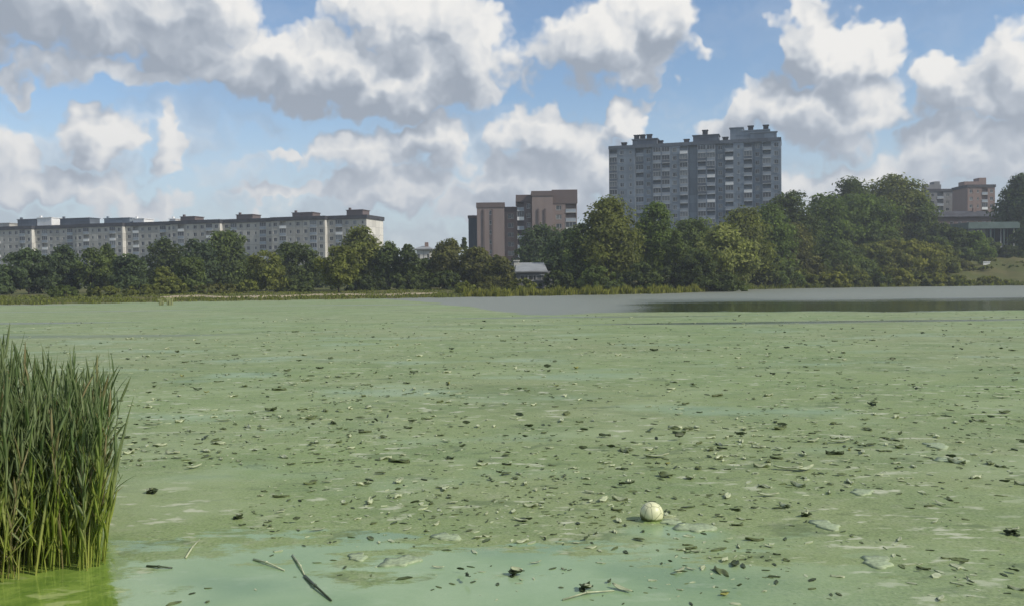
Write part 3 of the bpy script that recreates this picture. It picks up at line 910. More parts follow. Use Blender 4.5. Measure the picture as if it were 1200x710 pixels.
def tree(name, label, px, top, wpx, d, prof='round', col='dark', group=None, c0=.07, dens=1.0, cat='tree', bark='bark', stems=1):
    TREE_SEED[0] += 1
    x = X(px, d); g = gz(x, d)
    h = Zat(px, top, d) - g; w = wpx / F * d
    o = empty(name, (x, d, g - .05), (TREE_SEED[0] * 1.7) % 6.28)
    tag(o, label, cat, group)
    z0 = h * c0
    leaf = .0021 * d * (1.0 if w > 4 else .85)
    area = w * (h - z0) * 3.3
    n = int(np.clip(area * 2.6 / (leaf * leaf * .9) * dens, 1400, 15000))
    link('trunk', trunk_mesh(h, w, z0, max(.05, .018 * h), M[bark], TREE_SEED[0], 6 if cat == 'tree' else 3, stems), o)
    link('crown', crown_mesh('crown', w * 1.02, (h - z0) * .97, prof, n, leaf, M['leaf_' + col], TREE_SEED[0], z0), o)
    return o
GL = 'trees in front of the long grey block'
TREES = [
 # left bank, in front of the long block
 ('broadleaf_tree', 'dark bluish tree at the far left edge of the bank', -8, 318, 62, 168, 'broad', 'blue', GL),
 ('broadleaf_tree', 'dark tree near the left edge, below the white rooftop box', 34, 291, 62, 176, 'broad', 'blue', GL),
 ('broadleaf_tree', 'dark grey-green tree, third from the left edge', 76, 288, 56, 185, 'tall', 'blue', GL),
 ('broadleaf_tree', 'slender dark tree between two wider dark trees at left', 108, 291, 40, 182, 'tall', 'mid', GL),
 ('broadleaf_tree', 'slim pointed tree in front of the second grey rooftop box', 128, 286, 30, 186, 'tall', 'mid', GL),
 ('broadleaf_tree', 'low round dark tree right of the slim pointed one', 152, 299, 42, 178, 'broad', 'blue', GL),
 ('broadleaf_tree', 'dark tree touching the facade left of the bushy pair', 196, 279, 46, 205, 'broad', 'dark', GL),
 ('broadleaf_tree', 'dark tree beside the tallest one of the left bank', 232, 281, 46, 200, 'broad', 'blue', GL),
 ('broadleaf_tree', 'tallest dark rounded tree before the middle of the long block', 266, 270, 56, 208, 'broad', 'mid', GL),
 ('broadleaf_tree', 'light olive bushy tree in front of darker ones at left', 192, 312, 34, 160, 'bush', 'olive', GL),
 ('broadleaf_tree', 'grey-green tree left of the light olive round one', 222, 300, 42, 172, 'broad', 'mid', GL),
 ('broadleaf_tree', 'olive rounded tree before the long block, left of the dark wide one', 312, 294, 48, 170, 'broad', 'olive', GL),
 ('broadleaf_tree', 'wide dark tree behind the olive rounded one', 345, 285, 58, 192, 'broad', 'dark', GL),
 ('broadleaf_tree', 'lone olive oval tree with bare trunk by the sandy path', 397, 288, 50, 158, 'round', 'olive', GL, .16),
 ('broadleaf_tree', 'tall yellowish tree covering the right end of the long block', 424, 265, 62, 190, 'tall', 'olive', GL),
 ('broadleaf_tree', 'dark slim tree just right of the long block', 457, 284, 36, 186, 'tall', 'mid', GL, .25),
 ('broadleaf_tree', 'slim tree on a pale trunk left of the white house', 479, 287, 34, 184, 'tall', 'dark', GL, .25, 1, 'tree', 'birch'),
 ('broadleaf_tree', 'small dark tree just in front of the white house', 497, 303, 32, 190, 'broad', 'mid', GL),
 ('broadleaf_tree', 'brownish-green round tree right of the white house', 526, 281, 52, 192, 'broad', 'brown', GL),
 ('conifer_tree', 'dark pointed conifer top just left of the brick block', 545, 276, 16, 230, 'cone', 'dark', GL),
 ('broadleaf_tree', 'low olive-brown tree below the dark slate wing', 560, 290, 50, 186, 'broad', 'brown', GL),
 ('broadleaf_tree', 'olive tree below the left brick section', 586, 300, 46, 178, 'broad', 'brown', GL),
 # middle
 ('broadleaf_tree', 'dark round tree in front of the brick block above the shed', 636, 264, 60, 232, 'broad', 'blue', 'trees below the high-rise'),
 ('broadleaf_tree', 'dark tree between the shed and the tall olive tree', 668, 268, 52, 196, 'broad', 'blue', 'trees below the high-rise'),
 ('broadleaf_tree', 'tallest olive tree left of the high-rise', 714, 231, 82, 176, 'tall', 'olive', 'trees below the high-rise', .06, 1.2),
 ('broadleaf_tree', 'dark lower companion on the left of the tall olive tree', 682, 262, 48, 174, 'tall', 'mid', 'trees below the high-rise', .05),
 ('broadleaf_tree', 'dark green tree on the right of the tall olive tree', 768, 236, 58, 184, 'tall', 'green', 'trees below the high-rise', .1),
 ('birch_tree', 'thin birch with a pale trunk below the high-rise', 794, 270, 36, 176, 'tall', 'mid', 'trees below the high-rise', .3, .7, 'tree', 'birch'),
 ('broadleaf_tree', 'dark shaded tree filling the gap below the high-rise middle', 812, 256, 62, 196, 'broad', 'mid', 'trees below the high-rise'),
 ('willow_tree', 'light olive rounded willow, brightest tree below the high-rise', 850, 263, 72, 180, 'broad', 'light', 'trees below the high-rise', .2, 1.2),
 ('broadleaf_tree', 'dark undergrowth tree left of the light willow', 818, 292, 52, 172, 'bush', 'dark', 'trees below the high-rise', .05),
 ('broadleaf_tree', 'olive-topped tree behind the light willow', 872, 244, 62, 212, 'broad', 'olive', 'trees below the high-rise'),
 # right hill
 ('broadleaf_tree', 'dark green tree at the right foot of the high-rise', 902, 240, 66, 226, 'tall', 'green', 'trees on the right hill'),
 ('broadleaf_tree', 'dark tree whose top touches the right edge of the high-rise', 928, 224, 58, 246, 'broad', 'dark', 'trees on the right hill'),
 ('broadleaf_tree', 'brownish tree below the high-rise right corner', 925, 262, 60, 232, 'broad', 'brown', 'trees on the right hill'),
 ('broadleaf_tree', 'dark green tree left of the big bright green tree', 964, 228, 60, 262, 'broad', 'green', 'trees on the right hill'),
 ('broadleaf_tree', 'dark rounded crown on top of the hill', 998, 209, 58, 296, 'broad', 'dark', 'trees on the right hill'),
 ('broadleaf_tree', 'big bright green spreading tree in the middle of the hill', 1010, 229, 84, 276, 'round', 'green', 'trees on the right hill', .1, 1.2),
 ('broadleaf_tree', 'tallest brownish-olive dome tree on the hill', 1050, 206, 66, 300, 'round', 'olive', 'trees on the right hill', .08, 1.1),
 ('broadleaf_tree', 'olive shoulder tree right of the tallest dome tree', 1078, 232, 44, 296, 'broad', 'mid', 'trees on the right hill'),
 ('broadleaf_tree', 'very dark tree before the grey hill block', 1104, 262, 44, 286, 'broad', 'dark', 'trees on the right hill'),
 ('broadleaf_tree', 'small dark tree left of the glass front', 1122, 268, 40, 280, 'broad', 'dark', 'trees on the right hill'),
 ('broadleaf_tree', 'rounded green tree standing before the glass front', 1142, 271, 44, 278, 'bush', 'green', 'trees on the right hill', .05),
 ('broadleaf_tree', 'very dark tall tree at the right edge', 1196, 205, 58, 300, 'tall', 'blue', 'trees on the right hill', .06, 1.2),
 ('broadleaf_tree', 'shaded tree under the tall dark right-edge one', 1206, 262, 40, 284, 'broad', 'blue', 'trees on the right hill'),
 ('broadleaf_tree', 'dark tree low between the willow and the hill', 880, 280, 54, 214, 'broad', 'dark', 'trees on the right hill', .05),
 ('broadleaf_tree', 'green tree below the big bright green one', 972, 262, 70, 262, 'bush', 'mid', 'trees on the right hill', .05),
]
for t in TREES: tree(*t)
GS = 'shrubs along the right bank'
SHRUBS = [
 ('shrub', 'dark grey-green willow bush by the water below the hill', 908, 300, 70, 216, 'bush', 'mid', GS),
 ('shrub', 'dark bush right of the grey-green willow bush', 944, 296, 56, 230, 'bush', 'brown', GS),
 ('shrub', 'green bush in front of the big bright green tree', 985, 283, 80, 246, 'bush', 'mid', GS),
 ('shrub', 'olive bush low by the water, left of the yellowish mound', 988, 305, 62, 240, 'bush', 'olive', GS),
 ('shrub', 'large yellowish-green mound of bush at the foot of the hill', 1058, 280, 118, 256, 'bush', 'yellow', GS),
 ('shrub', 'olive-green bush on the left flank of the yellowish mound', 1020, 285, 70, 254, 'bush', 'olive', GS),
 ('shrub', 'green-yellow bush sloping down right of the yellowish mound', 1102, 288, 56, 258, 'bush', 'olive', GS),
 ('shrub', 'low pale bush at the waterline below the yellowish mound', 1035, 312, 70, 247, 'bush', 'olive', GS),
 ('shrub', 'low yellowish bush at the waterline, right end of the thicket', 1085, 314, 60, 252, 'bush', 'yellow', GS),
 ('shrub', 'small dark bush alone at the right waterline', 1112, 324, 20, 258, 'bush', 'dark', GS),
 ('shrub', 'pale bush at the waterline beside the dark willow bush', 960, 318, 44, 236, 'bush', 'olive', GS),
 ('shrub', 'low green bush below the glass front', 1150, 304, 40, 276, 'bush', 'olive', GS),
 ('shrub', 'dark bush under the right-edge tree', 1192, 306, 36, 280, 'bush', 'dark', GS),
 ('shrub', 'rounded green bush on the slope left of the glass front', 1128, 290, 40, 270, 'bush', 'mid', GS),
 ('shrub', 'dark green bush just right of the yellowish mound, upslope', 1096, 276, 50, 276, 'bush', 'mid', GS),
 ('shrub', 'olive bush by the water below the white block', 1136, 316, 46, 264, 'bush', 'olive', GS),
 ('shrub', 'grey-green bush at the right waterline near the photo edge', 1180, 316, 50, 268, 'bush', 'mid', GS),
 ('shrub', 'green bush under the big bright green tree, upslope', 1030, 268, 70, 270, 'bush', 'mid', GS),
 ('shrub', 'dark bush hiding the left half of the glass front', 1150, 278, 50, 284, 'bush', 'mid', GS),
 ('shrub', 'dark bush before the right columns of the glass front', 1183, 288, 34, 282, 'bush', 'dark', GS),
 ('shrub', 'tall bush low on the slope, between white block and yellowish mound', 1116, 302, 50, 262, 'bush', 'brown', GS),
 ('shrub', 'pale olive bush on the grass at the right photo edge', 1206, 312, 44, 270, 'bush', 'olive', GS),
 ('shrub', 'wide pale bush reaching the waterline below the hill trees', 925, 312, 60, 222, 'bush', 'olive', GS),
 ('shrub', 'low bush below the rounded light willow', 850, 318, 50, 172, 'bush', 'dark', GS),
]
GB = 'low shrubs along the left and middle shore'
SHRUBS += [
 ('shrub', 'long low green bush at the left shore', 75, 335, 70, 146, 'bush', 'mid', GB),
 ('shrub', 'low green bush under the dark left trees', 125, 336, 56, 146, 'bush', 'olive', GB),
 ('shrub', 'low olive bush at left, near two pale tufts', 172, 334, 56, 148, 'bush', 'olive', GB),
 ('shrub', 'bright olive bush below the bushy pair', 205, 326, 40, 152, 'bush', 'olive', GB),
 ('shrub', 'yellow-brown low bush left of the path', 256, 332, 60, 152, 'bush', 'brown', GB),
 ('shrub', 'green bush between path and olive rounded tree', 290, 328, 40, 156, 'bush', 'olive', GB),
 ('shrub', 'dark bush under the wide dark tree', 345, 322, 64, 176, 'bush', 'dark', GB),
 ('shrub', 'dark bush behind the lone olive tree', 425, 322, 60, 180, 'bush', 'dark', GB),
 ('shrub', 'dark thicket under the slim trees', 475, 320, 70, 182, 'bush', 'dark', GB),
 ('shrub', 'pale grey-green bush at the shore below the brownish tree', 545, 330, 36, 150, 'bush', 'olive', GB),
 ('shrub', 'dark shrub under the brownish-green tree', 520, 318, 60, 174, 'bush', 'dark', GB),
 ('shrub', 'olive shrub at the shore left of the shed', 578, 324, 56, 164, 'bush', 'brown', GB),
 ('shrub', 'light bush in front of the shed', 612, 327, 52, 160, 'bush', 'olive', GB),
 ('shrub', 'dark bush at the shed right corner', 655, 316, 44, 168, 'bush', 'dark', GB),
 ('shrub', 'dark green shrub at the foot of the tallest olive tree', 700, 312, 64, 164, 'bush', 'mid', GB),
 ('shrub', 'dark shrub right of the tallest olive tree foot', 750, 308, 56, 168, 'bush', 'dark', GB),
 ('shrub', 'dark shrub under the thin birch', 785, 312, 50, 172, 'bush', 'dark', GB),
]
for k, (px, top, wp, col_) in enumerate(((948, 322, 34, 'olive'), (976, 318, 44, 'yellow'), (1006, 317, 46, 'olive'), (1030, 320, 36, 'mid'), (1052, 315, 48, 'yellow'),
                                         (1078, 318, 40, 'olive'), (1100, 320, 36, 'yellow'), (1124, 323, 36, 'olive'), (1158, 324, 40, 'yellow'))):
    a_ = math.atan((px - 600) / F)
    d_ = (float(shore_r(np.array([math.sin(a_)]), np.array([math.cos(a_)]))[0]) + 2.5) * math.cos(a_)
    SHRUBS.append(('shrub', 'low bush right on the right shoreline, ' + ['first', 'second', 'third', 'fourth', 'fifth', 'sixth', 'seventh', 'eighth', 'ninth'][k] + ' from the left in its row', px, top, wp, d_, 'bush', col_, 'row of low bushes on the right shoreline'))
for t in SHRUBS: tree(*t[:9], c0=.0, cat='shrub', stems=3)

# ------------------------------------------------------------------ grass and reed fringe along the far shore
def fringe(name, label, az0, az1, s0, s1, n, hmin, hmax, wid, material, seed, cl=.35):
    g = np.random.default_rng(seed)
    a_ = np.radians(g.uniform(az0, az1, n))
    sx, sy = np.sin(a_), np.cos(a_)
    r = shore_r(sx * 100, sy * 100) + g.uniform(s0, s1, n)
    x, y = sx * r, sy * r
    ph = np.degrees(a_)
    lump = np.clip(.55 + .3 * np.sin(ph * 3.1 + seed) + .25 * np.sin(ph * 7.7 + 2 * seed) + .2 * np.sin(ph * 17 + 3), .12, 1.2)
    keep = g.random(n) < lump + cl
    x, y, lump = x[keep], y[keep], lump[keep]; n = len(x)
    z = np.maximum(ground(x, y), -.05)
    h = g.uniform(hmin, hmax, n) * (.5 + .6 * lump)
    t = g.uniform(0, math.pi, n); dx, dy = np.cos(t) * wid, np.sin(t) * wid
    lx, ly = g.normal(0, .16, n) * h, g.normal(0, .16, n) * h
    V = np.stack([np.stack([x - dx, y - dy, z], -1), np.stack([x + dx, y + dy, z], -1),
                  np.stack([x + dx * .7 + lx * .4, y + dy * .7 + ly * .4, z + h * .55], -1),
                  np.stack([x + lx, y + ly, z + h], -1),
                  np.stack([x - dx * .7 + lx * .4, y - dy * .7 + ly * .4, z + h * .55], -1)], 1).reshape(-1, 3)
    Fq = np.arange(n * 5).reshape(-1, 5)
    o = link(name, mesh_np(name, V, [Fq], material, tint=np.repeat(g.random(n), 5)))
    tag(o, label, 'grass', kind='stuff')
fringe('shore_grass', 'tall green grass and reeds fringing the left shore', -42, -3, -.6, 6, 7000, .12, .45, .10, M['leaf_olive'], 3)
fringe('shore_grass', 'yellow-green reeds fringing the shore below the high-rise', -3, 12, -.6, 4, 5500, .3, 1.5, .12, M['leaf_yellow'], 5)
fringe('shore_grass', 'olive grass along the right shore below the hill', 12, 42, -.6, 7, 9000, .3, 1.2, .16, M['leaf_olive'], 8)
fringe('meadow_grass', 'short dry meadow grass behind the left shore', -40, 2, 6, 40, 9000, .12, .35, .12, M['leaf_olive'], 11)

def wood(name, label, az0, az1, d0, d1, h, n, material, seed):
    g = np.random.default_rng(seed)
    K = 160
    a_ = np.radians(g.uniform(az0, az1, K)); d_ = g.uniform(d0, d1, K)
    cx, cy = np.tan(a_) * d_, d_
    ch = h * g.uniform(.6, 1.1, K); cz = ground(cx, cy)
    pick = g.integers(0, K, n)
    dv = g.normal(size=(n, 3)); dv /= np.linalg.norm(dv, axis=1, keepdims=True)
    rad = g.uniform(.2, 1.1, n) ** .5
    pos = np.stack([cx[pick], cy[pick], cz[pick] + ch[pick] * .5], -1) + dv * rad[:, None] * np.stack([h * .42 * np.ones(n), h * .42 * np.ones(n), ch[pick] * .55], -1)
    nr_ = dv + .6 * g.normal(size=(n, 3)) + np.array([0, 0, .3]); nr_ /= np.linalg.norm(nr_, axis=1, keepdims=True)
    u_ = np.cross(nr_, g.normal(size=(n, 3))); u_ /= np.linalg.norm(u_, axis=1, keepdims=True); v_ = np.cross(nr_, u_)
    sz = (.6 * g.uniform(.6, 1.4, n))[:, None]
    V_ = np.stack([pos - u_ * sz * .9, pos - v_ * sz * .55, pos + u_ * sz * .9, pos + v_ * sz * .55], 1).reshape(-1, 3)
    o = link(name, mesh_np(name, V_, [np.arange(n * 4).reshape(-1, 4)], material, tint=np.repeat(g.random(K)[pick] * .6 + g.random(n) * .4, 4)))
    tag(o, label, 'wood', kind='stuff')
wood('distant_wood', 'dark low wood behind the trees left of the brick block', -31, 8, 236, 268, 6.5, 26000, M['leaf_dark'], 31)
wood('distant_wood', 'dark wood behind the trees on the right hill', 9, 24.5, 312, 345, 9.0, 22000, M['leaf_dark'], 32)
# two pale tufts at the left waterline
for px, h_, lab in ((189, .75, 'pale dry tuft at the left waterline, the left one of two'), (199, .95, 'pale dry tuft at the left waterline, the right one of two')):
    g_ = random.Random(px); p_ = water_at(px, 357.5); p_.z = max(0, gz(p_.x, p_.y))
    b = MB()
    for k in range(34):
        a_ = g_.uniform(0, 6.28); r_ = g_.uniform(0, .28); l_ = g_.uniform(.05, .35)
        b.tube([(math.cos(a_) * r_, math.sin(a_) * r_, -.1), (math.cos(a_) * (r_ + l_ * .4), math.sin(a_) * (r_ + l_ * .4), h_ * .6), (math.cos(a_) * (r_ + l_), math.sin(a_) * (r_ + l_), h_ * g_.uniform(.75, 1))], [.04, .03, .012], 3)
    M.setdefault('straw', simple('dry_straw', (.30, .32, .15), .8, .25, 3))
    o = b.obj('grass_tuft', M['straw'], loc=p_)
    tag(o, lab, 'grass tuft', 'pale tufts at the left waterline')
# pale slab and a dark post on the right bank
p_ = Vector((X(1155, 270), 270, gz(X(1155, 270), 270)))
b = MB(); b.box(-1.0, 1.0, -.6, .6, -.1, .75); b.box(-1.15, 1.15, -.75, .75, .753, .95)
tag(b.obj('kiosk_counter', M['white'], loc=p_), 'small white block on the right bank below the glass front', 'block')

# ------------------------------------------------------------------ reed bed
def blade_mesh(name, h, wid, bend, twist, material, seed):
    """long folded blade, six segments, thickened by its keel"""
    g = random.Random(seed); V, Fq = [], []
    S = 7
    ph = g.uniform(-.4, .4)
    for k in range(S + 1):
        t = k / S
        w_ = wid * (.75 + .5 * t * (1 - t) * 2) * (1 - t ** 3.2) + .0008
        bx = bend * h * t ** 2.6; bz = h * t * (1 - .22 * abs(bend) * t * t)
        tw = ph + twist * t
        c_, s_ = math.cos(tw), math.sin(tw)
        V += [(bx - w_ * c_, -w_ * s_, bz), (bx - s_ * w_ * .35, c_ * w_ * .35, bz), (bx + w_ * c_, w_ * s_, bz), (bx + s_ * w_ * .12, -c_ * w_ * .12, bz)]
    for k in range(S):
        for q_ in range(4):
            a0 = k * 4 + q_; a1 = k * 4 + (q_ + 1) % 4
            Fq.append((a0, a1, a1 + 4, a0 + 4))
    me = mesh_np(name, np.array(V), [np.array(Fq)], material, smooth=True)
    return me
def reed_mesh(name, material, seed):
    """a reed one metre tall: jointed stem with upright leaves leaving it on alternating sides"""
    g = random.Random(seed); V, Fq = [], []
    def strip(pts, wds, up):
        k0 = len(V)
        for i, p_ in enumerate(pts):
            t_ = (Vector(pts[min(i + 1, len(pts) - 1)]) - Vector(pts[max(i - 1, 0)])).normalized()
            a_ = t_.cross(up)
            a_ = a_.normalized() if a_.length > 1e-4 else Vector((1, 0, 0))
            n_ = a_.cross(t_)
            p_ = Vector(p_)
            for q_ in (p_ - a_ * wds[i], p_ + n_ * wds[i] * .3, p_ + a_ * wds[i], p_ - n_ * wds[i] * .15): V.append(tuple(q_))
        for i in range(len(pts) - 1):
            for q_ in range(4):
                a0 = k0 + i * 4 + q_; a1 = k0 + i * 4 + (q_ + 1) % 4
                Fq.append((a0, a1, a1 + 4, a0 + 4))
    bx, by = g.uniform(-.10, .10), g.uniform(-.06, .06)
    st = lambda t: Vector((bx * t * t, by * t * t, t * .93))
    strip([st(t) for t in (0, .3, .6, .85, 1)], [.0045, .004, .0035, .0025, .001], Vector((.3, 1, .1)))
    n_ = g.randint(6, 8); ph = g.uniform(0, 6.28)
    for k in range(n_):
        t = .22 + .74 * k / (n_ - 1) + g.uniform(-.03, .03)
        ph += math.pi + g.uniform(-.5, .5)
        L_ = g.uniform(.20, .32) * (1.1 - .35 * t); sp_ = g.uniform(.16, .42)
        d_ = Vector((math.cos(ph), math.sin(ph), 0)); b_ = st(min(t, 1))
        droop = g.uniform(-.15, .25)
        pts = [b_ + d_ * (sp_ * L_ * u * (1 + droop * u)) + Vector((0, 0, L_ * u * (1 - (sp_ + .25 * max(droop, 0)) * .45 * u))) for u in (0, .3, .62, 1)]
        w_ = g.uniform(.007, .0115)
        strip(pts, [w_ * .5, w_, w_ * .75, .0006], d_ + Vector((.2, .3, .2)))
    return mesh_np(name, np.array(V), [np.array(Fq)], material, smooth=True)
m_, N, p, out = mat('reed_blade')
oc = N.n('ShaderNodeTexCoord').outputs['Object']
inf = N.n('ShaderNodeObjectInfo')
at = N.n('ShaderNodeAttribute'); at.attribute_name = 'tint'
x, y, z = N.xyz(oc)
rnd = N.m('FRACT', N.m('ADD', inf.outputs['Random'], at.outputs['Fac']))
cg = N.mix(rnd, (.140, .215, .075), (.300, .360, .175))
cb = N.mix(rnd, (.30, .39, .055), (.56, .56, .15))  # yellowish stem bases, brightened to put sunlight on them into the colour
c_ = N.mix(N.ss(N.m('ADD', z, N.m('MULTIPLY', rnd, .45)), 1.1, .45), cg, cb)
c_ = N.mix(N.m('MULTIPLY', N.ss(rnd, .90, .93), .85), c_, (.36, .30, .15))
c_ = N.mix(N.ss(N.noise(N.vm('MULTIPLY', oc, (1, 1, .2)), 30, 3), .4, .8, 0, .4), c_, (.04, .06, .02))
N.l(c_, p.inputs['Base Color']); p.inputs['Roughness'].default_value = .5; p.inputs['Specular IOR Level'].default_value = .25
tr = N.n('ShaderNodeBsdfTranslucent'); N.l(N.vm('MULTIPLY', c_, (1.1, 1.3, .6)), tr.inputs['Color'])
mx = N.n('ShaderNodeMixShader'); mx.inputs[0].default_value = .42
N.l(p.outputs[0], mx.inputs[1]); N.l(tr.outputs[0], mx.inputs[2]); N.l(mx.outputs[0], out.inputs['Surface'])
M['reed'] = m_
REEDX, REEDY = -3.22, 7.0
bed = empty('reed_bed', (-4.3, 8.2, 0))
tag(bed, 'dense clump of tall green reeds standing in the water at left', 'reeds')
variants = [blade_mesh('blade', 1.0, random.uniform(.0075, .0125), random.choice([-1, 1]) * random.uniform(.02, .22), random.uniform(-.9, .9), m_, k) for k in range(14)]
variants += [blade_mesh('blade', 1.0, random.uniform(.008, .012), random.uniform(.3, .5), random.uniform(-.9, .9), m_, 40 + k) for k in range(3)]
reeds_ = [reed_mesh('reed', m_, 300 + k) for k in range(14)]
bl = []
gR = random.Random(5)
while len(bl) < 2400:
    y = REEDY + gR.random() ** 1.3 * 3.2
    edge = REEDX - .05 - (y - REEDY) * .44 + .10 * math.sin(y * 5.1) + .06 * math.sin(y * 11)   # the bed narrows along the line of sight
    x = edge - gR.random() ** 1.25 * 3.1
    if y < REEDY + .25 + .18 * math.sin(x * 3.3) + .1 * math.sin(x * 8): continue
    din = edge - x
    hmax = 1.42 + .62 * min(1, din / 1.2) + .10 * math.sin(x * 4 + y * 2)
    h = hmax * gR.uniform(.55, 1.02)
    if gR.random() < .12: h *= .55
    bl.append((x, y, h, gR.uniform(0, 6.28), gR.gauss(.02, .07), gR.gauss(.02 if din > .3 else .03, .07), gR.choice(reeds_) if gR.random() < .68 else gR.choice(variants[:14])))
bl.sort(key=lambda k: k[1] - .5 * k[0])          # nearest and right-hand ones first
rest_v, rest_f, rest_t, off = [], [], [], 0
for k, (x, y, h, rz, ty, tx_, me) in enumerate(bl):
    mw = Matrix.Translation((x + 4.3, y - 8.2, -.05)) @ Matrix.Rotation(tx_, 4, 'Y') @ Matrix.Rotation(ty, 4, 'X') @ Matrix.Rotation(rz, 4, 'Z') @ Matrix.Diagonal((1.45, 1.45, h, 1))
    if abs(x) < 99 and k < 290:
        o = link('reed' if me.name.startswith('reed') else 'blade', me, bed); o.matrix_local = mw
    else:
        co = np.empty(len(me.vertices) * 3, dtype=np.float32); me.vertices.foreach_get('co', co)
        A = np.array(mw)
        rest_v.append(co.reshape(-1, 3) @ A[:3, :3].T + A[:3, 3])
        f = np.empty(len(me.loops), dtype=np.int32); me.loops.foreach_get('vertex_index', f)
        rest_f.append(f.reshape(-1, 4) + off); off += len(me.vertices); rest_t.append(np.full(len(me.vertices), gR.random()))
o = link('dense_blades', mesh_np('dense_blades', np.concatenate(rest_v), [np.concatenate(rest_f)], m_, smooth=True, tint=np.concatenate(rest_t)), bed)
o['kind'] = 'stuff'

# ------------------------------------------------------------------ ball
bmb = bmesh.new()
bmesh.ops.create_icosphere(bmb, subdivisions=1, radius=1)
bmesh.ops.bevel(bmb, geom=list(bmb.verts), offset_type='PERCENT', offset=33.33, affect='VERTICES', segments=1)
bmesh.ops.inset_individual(bmb, faces=list(bmb.faces), thickness=.018, depth=0)
inner = {f.index for f in bmb.faces if len(f.verts) > 4}
for f in bmb.faces: f.tag = len(f.verts) > 4
bmesh.ops.triangulate(bmb, faces=[f for f in bmb.faces if len(f.verts) > 4])
bmesh.ops.subdivide_edges(bmb, edges=list(bmb.edges), cuts=3, use_grid_fill=True)
seam = {}
for v in bmb.verts: v.co.normalize()
rad = .112
mark = set()
for f in bmb.faces:
    for v in f.verts:
        if len(f.verts) == 4: mark.add(v.index)
for v in bmb.verts: v.co *= rad * (0.985 if v.index in mark and False else 1.0)
me = bpy.data.meshes.new('ball'); bmb.to_mesh(me); bmb.free()
me.polygons.foreach_set('use_smooth', [True] * len(me.polygons))
m_, N, p, out = mat('scuffed_ball_leather')
oc = N.n('ShaderNodeTexCoord').outputs['Object']
x, y, z = N.xyz(oc)
vo = N.n('ShaderNodeTexVoronoi', feature='DISTANCE_TO_EDGE'); N.put(vo.inputs['Vector'], oc); vo.inputs['Scale'].default_value = 11
sm = N.ss(vo.outputs['Distance'], .06, .01)
ns = N.noise(oc, 18, 5, .6)
c_ = N.mix(N.ss(ns, .4, .75, 0, .5), (.68, .68, .42), (.48, .50, .26))
c_ = N.mix(N.m('MULTIPLY', sm, .75), c_, (.20, .21, .11))
c_ = N.mix(N.ss(N.m('ADD', z, N.m('MULTIPLY', N.m('SUBTRACT', ns, .5), .05)), -.025, -.05), c_, (.12, .17, .04))
stain_shade = N.ss(N.m('ADD', N.m('ADD', z, N.m('MULTIPLY', x, .55)), N.m('MULTIPLY', N.m('SUBTRACT', ns, .5), .06)), -.030, -.075)
c_ = N.mix(N.m('MULTIPLY', stain_shade, .9), c_, (.05, .065, .02))  # lower left darkened: algae stain with the ball's shaded side painted in
N.l(c_, p.inputs['Base Color']); p.inputs['Roughness'].default_value = .42
me.materials.append(m_)
bp_ = water_at(763, 613)
ball = link('ball', me, None, (bp_.x, bp_.y + .06, .066))
tag(ball, 'scuffed cream ball floating half out of the algae, stain and painted shade on its left', 'ball')

V_, F_ = [], []
gs = random.Random(8); n_ = 40
for k in range(n_):
    a_ = 2 * math.pi * k / n_; w_ = gs.uniform(.02, .05)
    for r_, z_ in ((.088, .004), (.097, .012 + gs.uniform(0, .006)), (.10 + w_ * .6, .006), (.10 + w_, -.003)):
        V_.append((math.cos(a_) * r_, math.sin(a_) * r_, z_))
for k in range(n_):
    for q_ in range(3):
        F_.append((k * 4 + q_, k * 4 + q_ + 1, ((k + 1) % n_) * 4 + q_ + 1, ((k + 1) % n_) * 4 + q_))
M['slime'] = simple('green_slime', (.20, .27, .09), .4, .35, 30, .4)
tag(link('scum_ring', mesh_np('scum_ring', np.array(V_), [np.array(F_)], M['slime'], smooth=True), None, (ball.location.x, ball.location.y, 0)), 'ring of green scum pushed up round the floating ball', 'scum')

# ------------------------------------------------------------------ floating leaves, stalks and scraps
def leaf_mesh(name, ln, wd, curl, fold, material, seed, thick=.004):
    g = random.Random(seed); nu, nv = 7, 5; V, Fq = [], []
    amp = g.uniform(.0, .10)
    for side in (1, 0):
        for i in range(nu):
            u = i / (nu - 1)
            prof = math.sin(math.pi * min(1, u * .94 + .04)) ** .65 * (1.0 - .25 * u)
            for j in range(nv):
                v = j / (nv - 1) * 2 - 1
                x = (u - .5) * ln; y = v * wd / 2 * prof * (1 + .12 * math.sin(9 * u + seed))
                z = curl * ln * (2 * u - 1) ** 2 + fold * wd * v * v * prof + amp * ln * math.sin(7 * u + 3 * v + seed)
                V.append((x, y, z + side * thick))
    n_ = nu * nv
    for i in range(nu - 1):
        for j in range(nv - 1):
            a0 = i * nv + j
            Fq.append((a0, a0 + nv, a0 + nv + 1, a0 + 1)); Fq.append((n_ + a0 + 1, n_ + a0 + nv + 1, n_ + a0 + nv, n_ + a0))
    rim = [j for j in range(nv)] + [i * nv + nv - 1 for i in range(1, nu)] + [(nu - 1) * nv + j for j in range(nv - 2, -1, -1)] + [i * nv for i in range(nu - 2, 0, -1)]
    for k in range(len(rim)):
        a0, a1 = rim[k], rim[(k + 1) % len(rim)]
        Fq.append((a0, a1, a1 + n_, a0 + n_))
    return mesh_np(name, np.array(V), [np.array(Fq)[:, ::-1]], material, smooth=True)
M['leaf_wet'] = simple('wet_dark_leaf', (.055, .075, .030), .5, .5, 14, .2)
M['leaf_dull'] = simple('olive_leaf', (.105, .130, .048), .5, .4, 12, .2)
M['leaf_ylw'] = simple('yellowing_leaf', (.30, .30, .08), .5, .3, 12, .3)
M['leaf_pale'] = simple('pale_leaf_back', (.38, .42, .25), .45, .25, 12, .4)
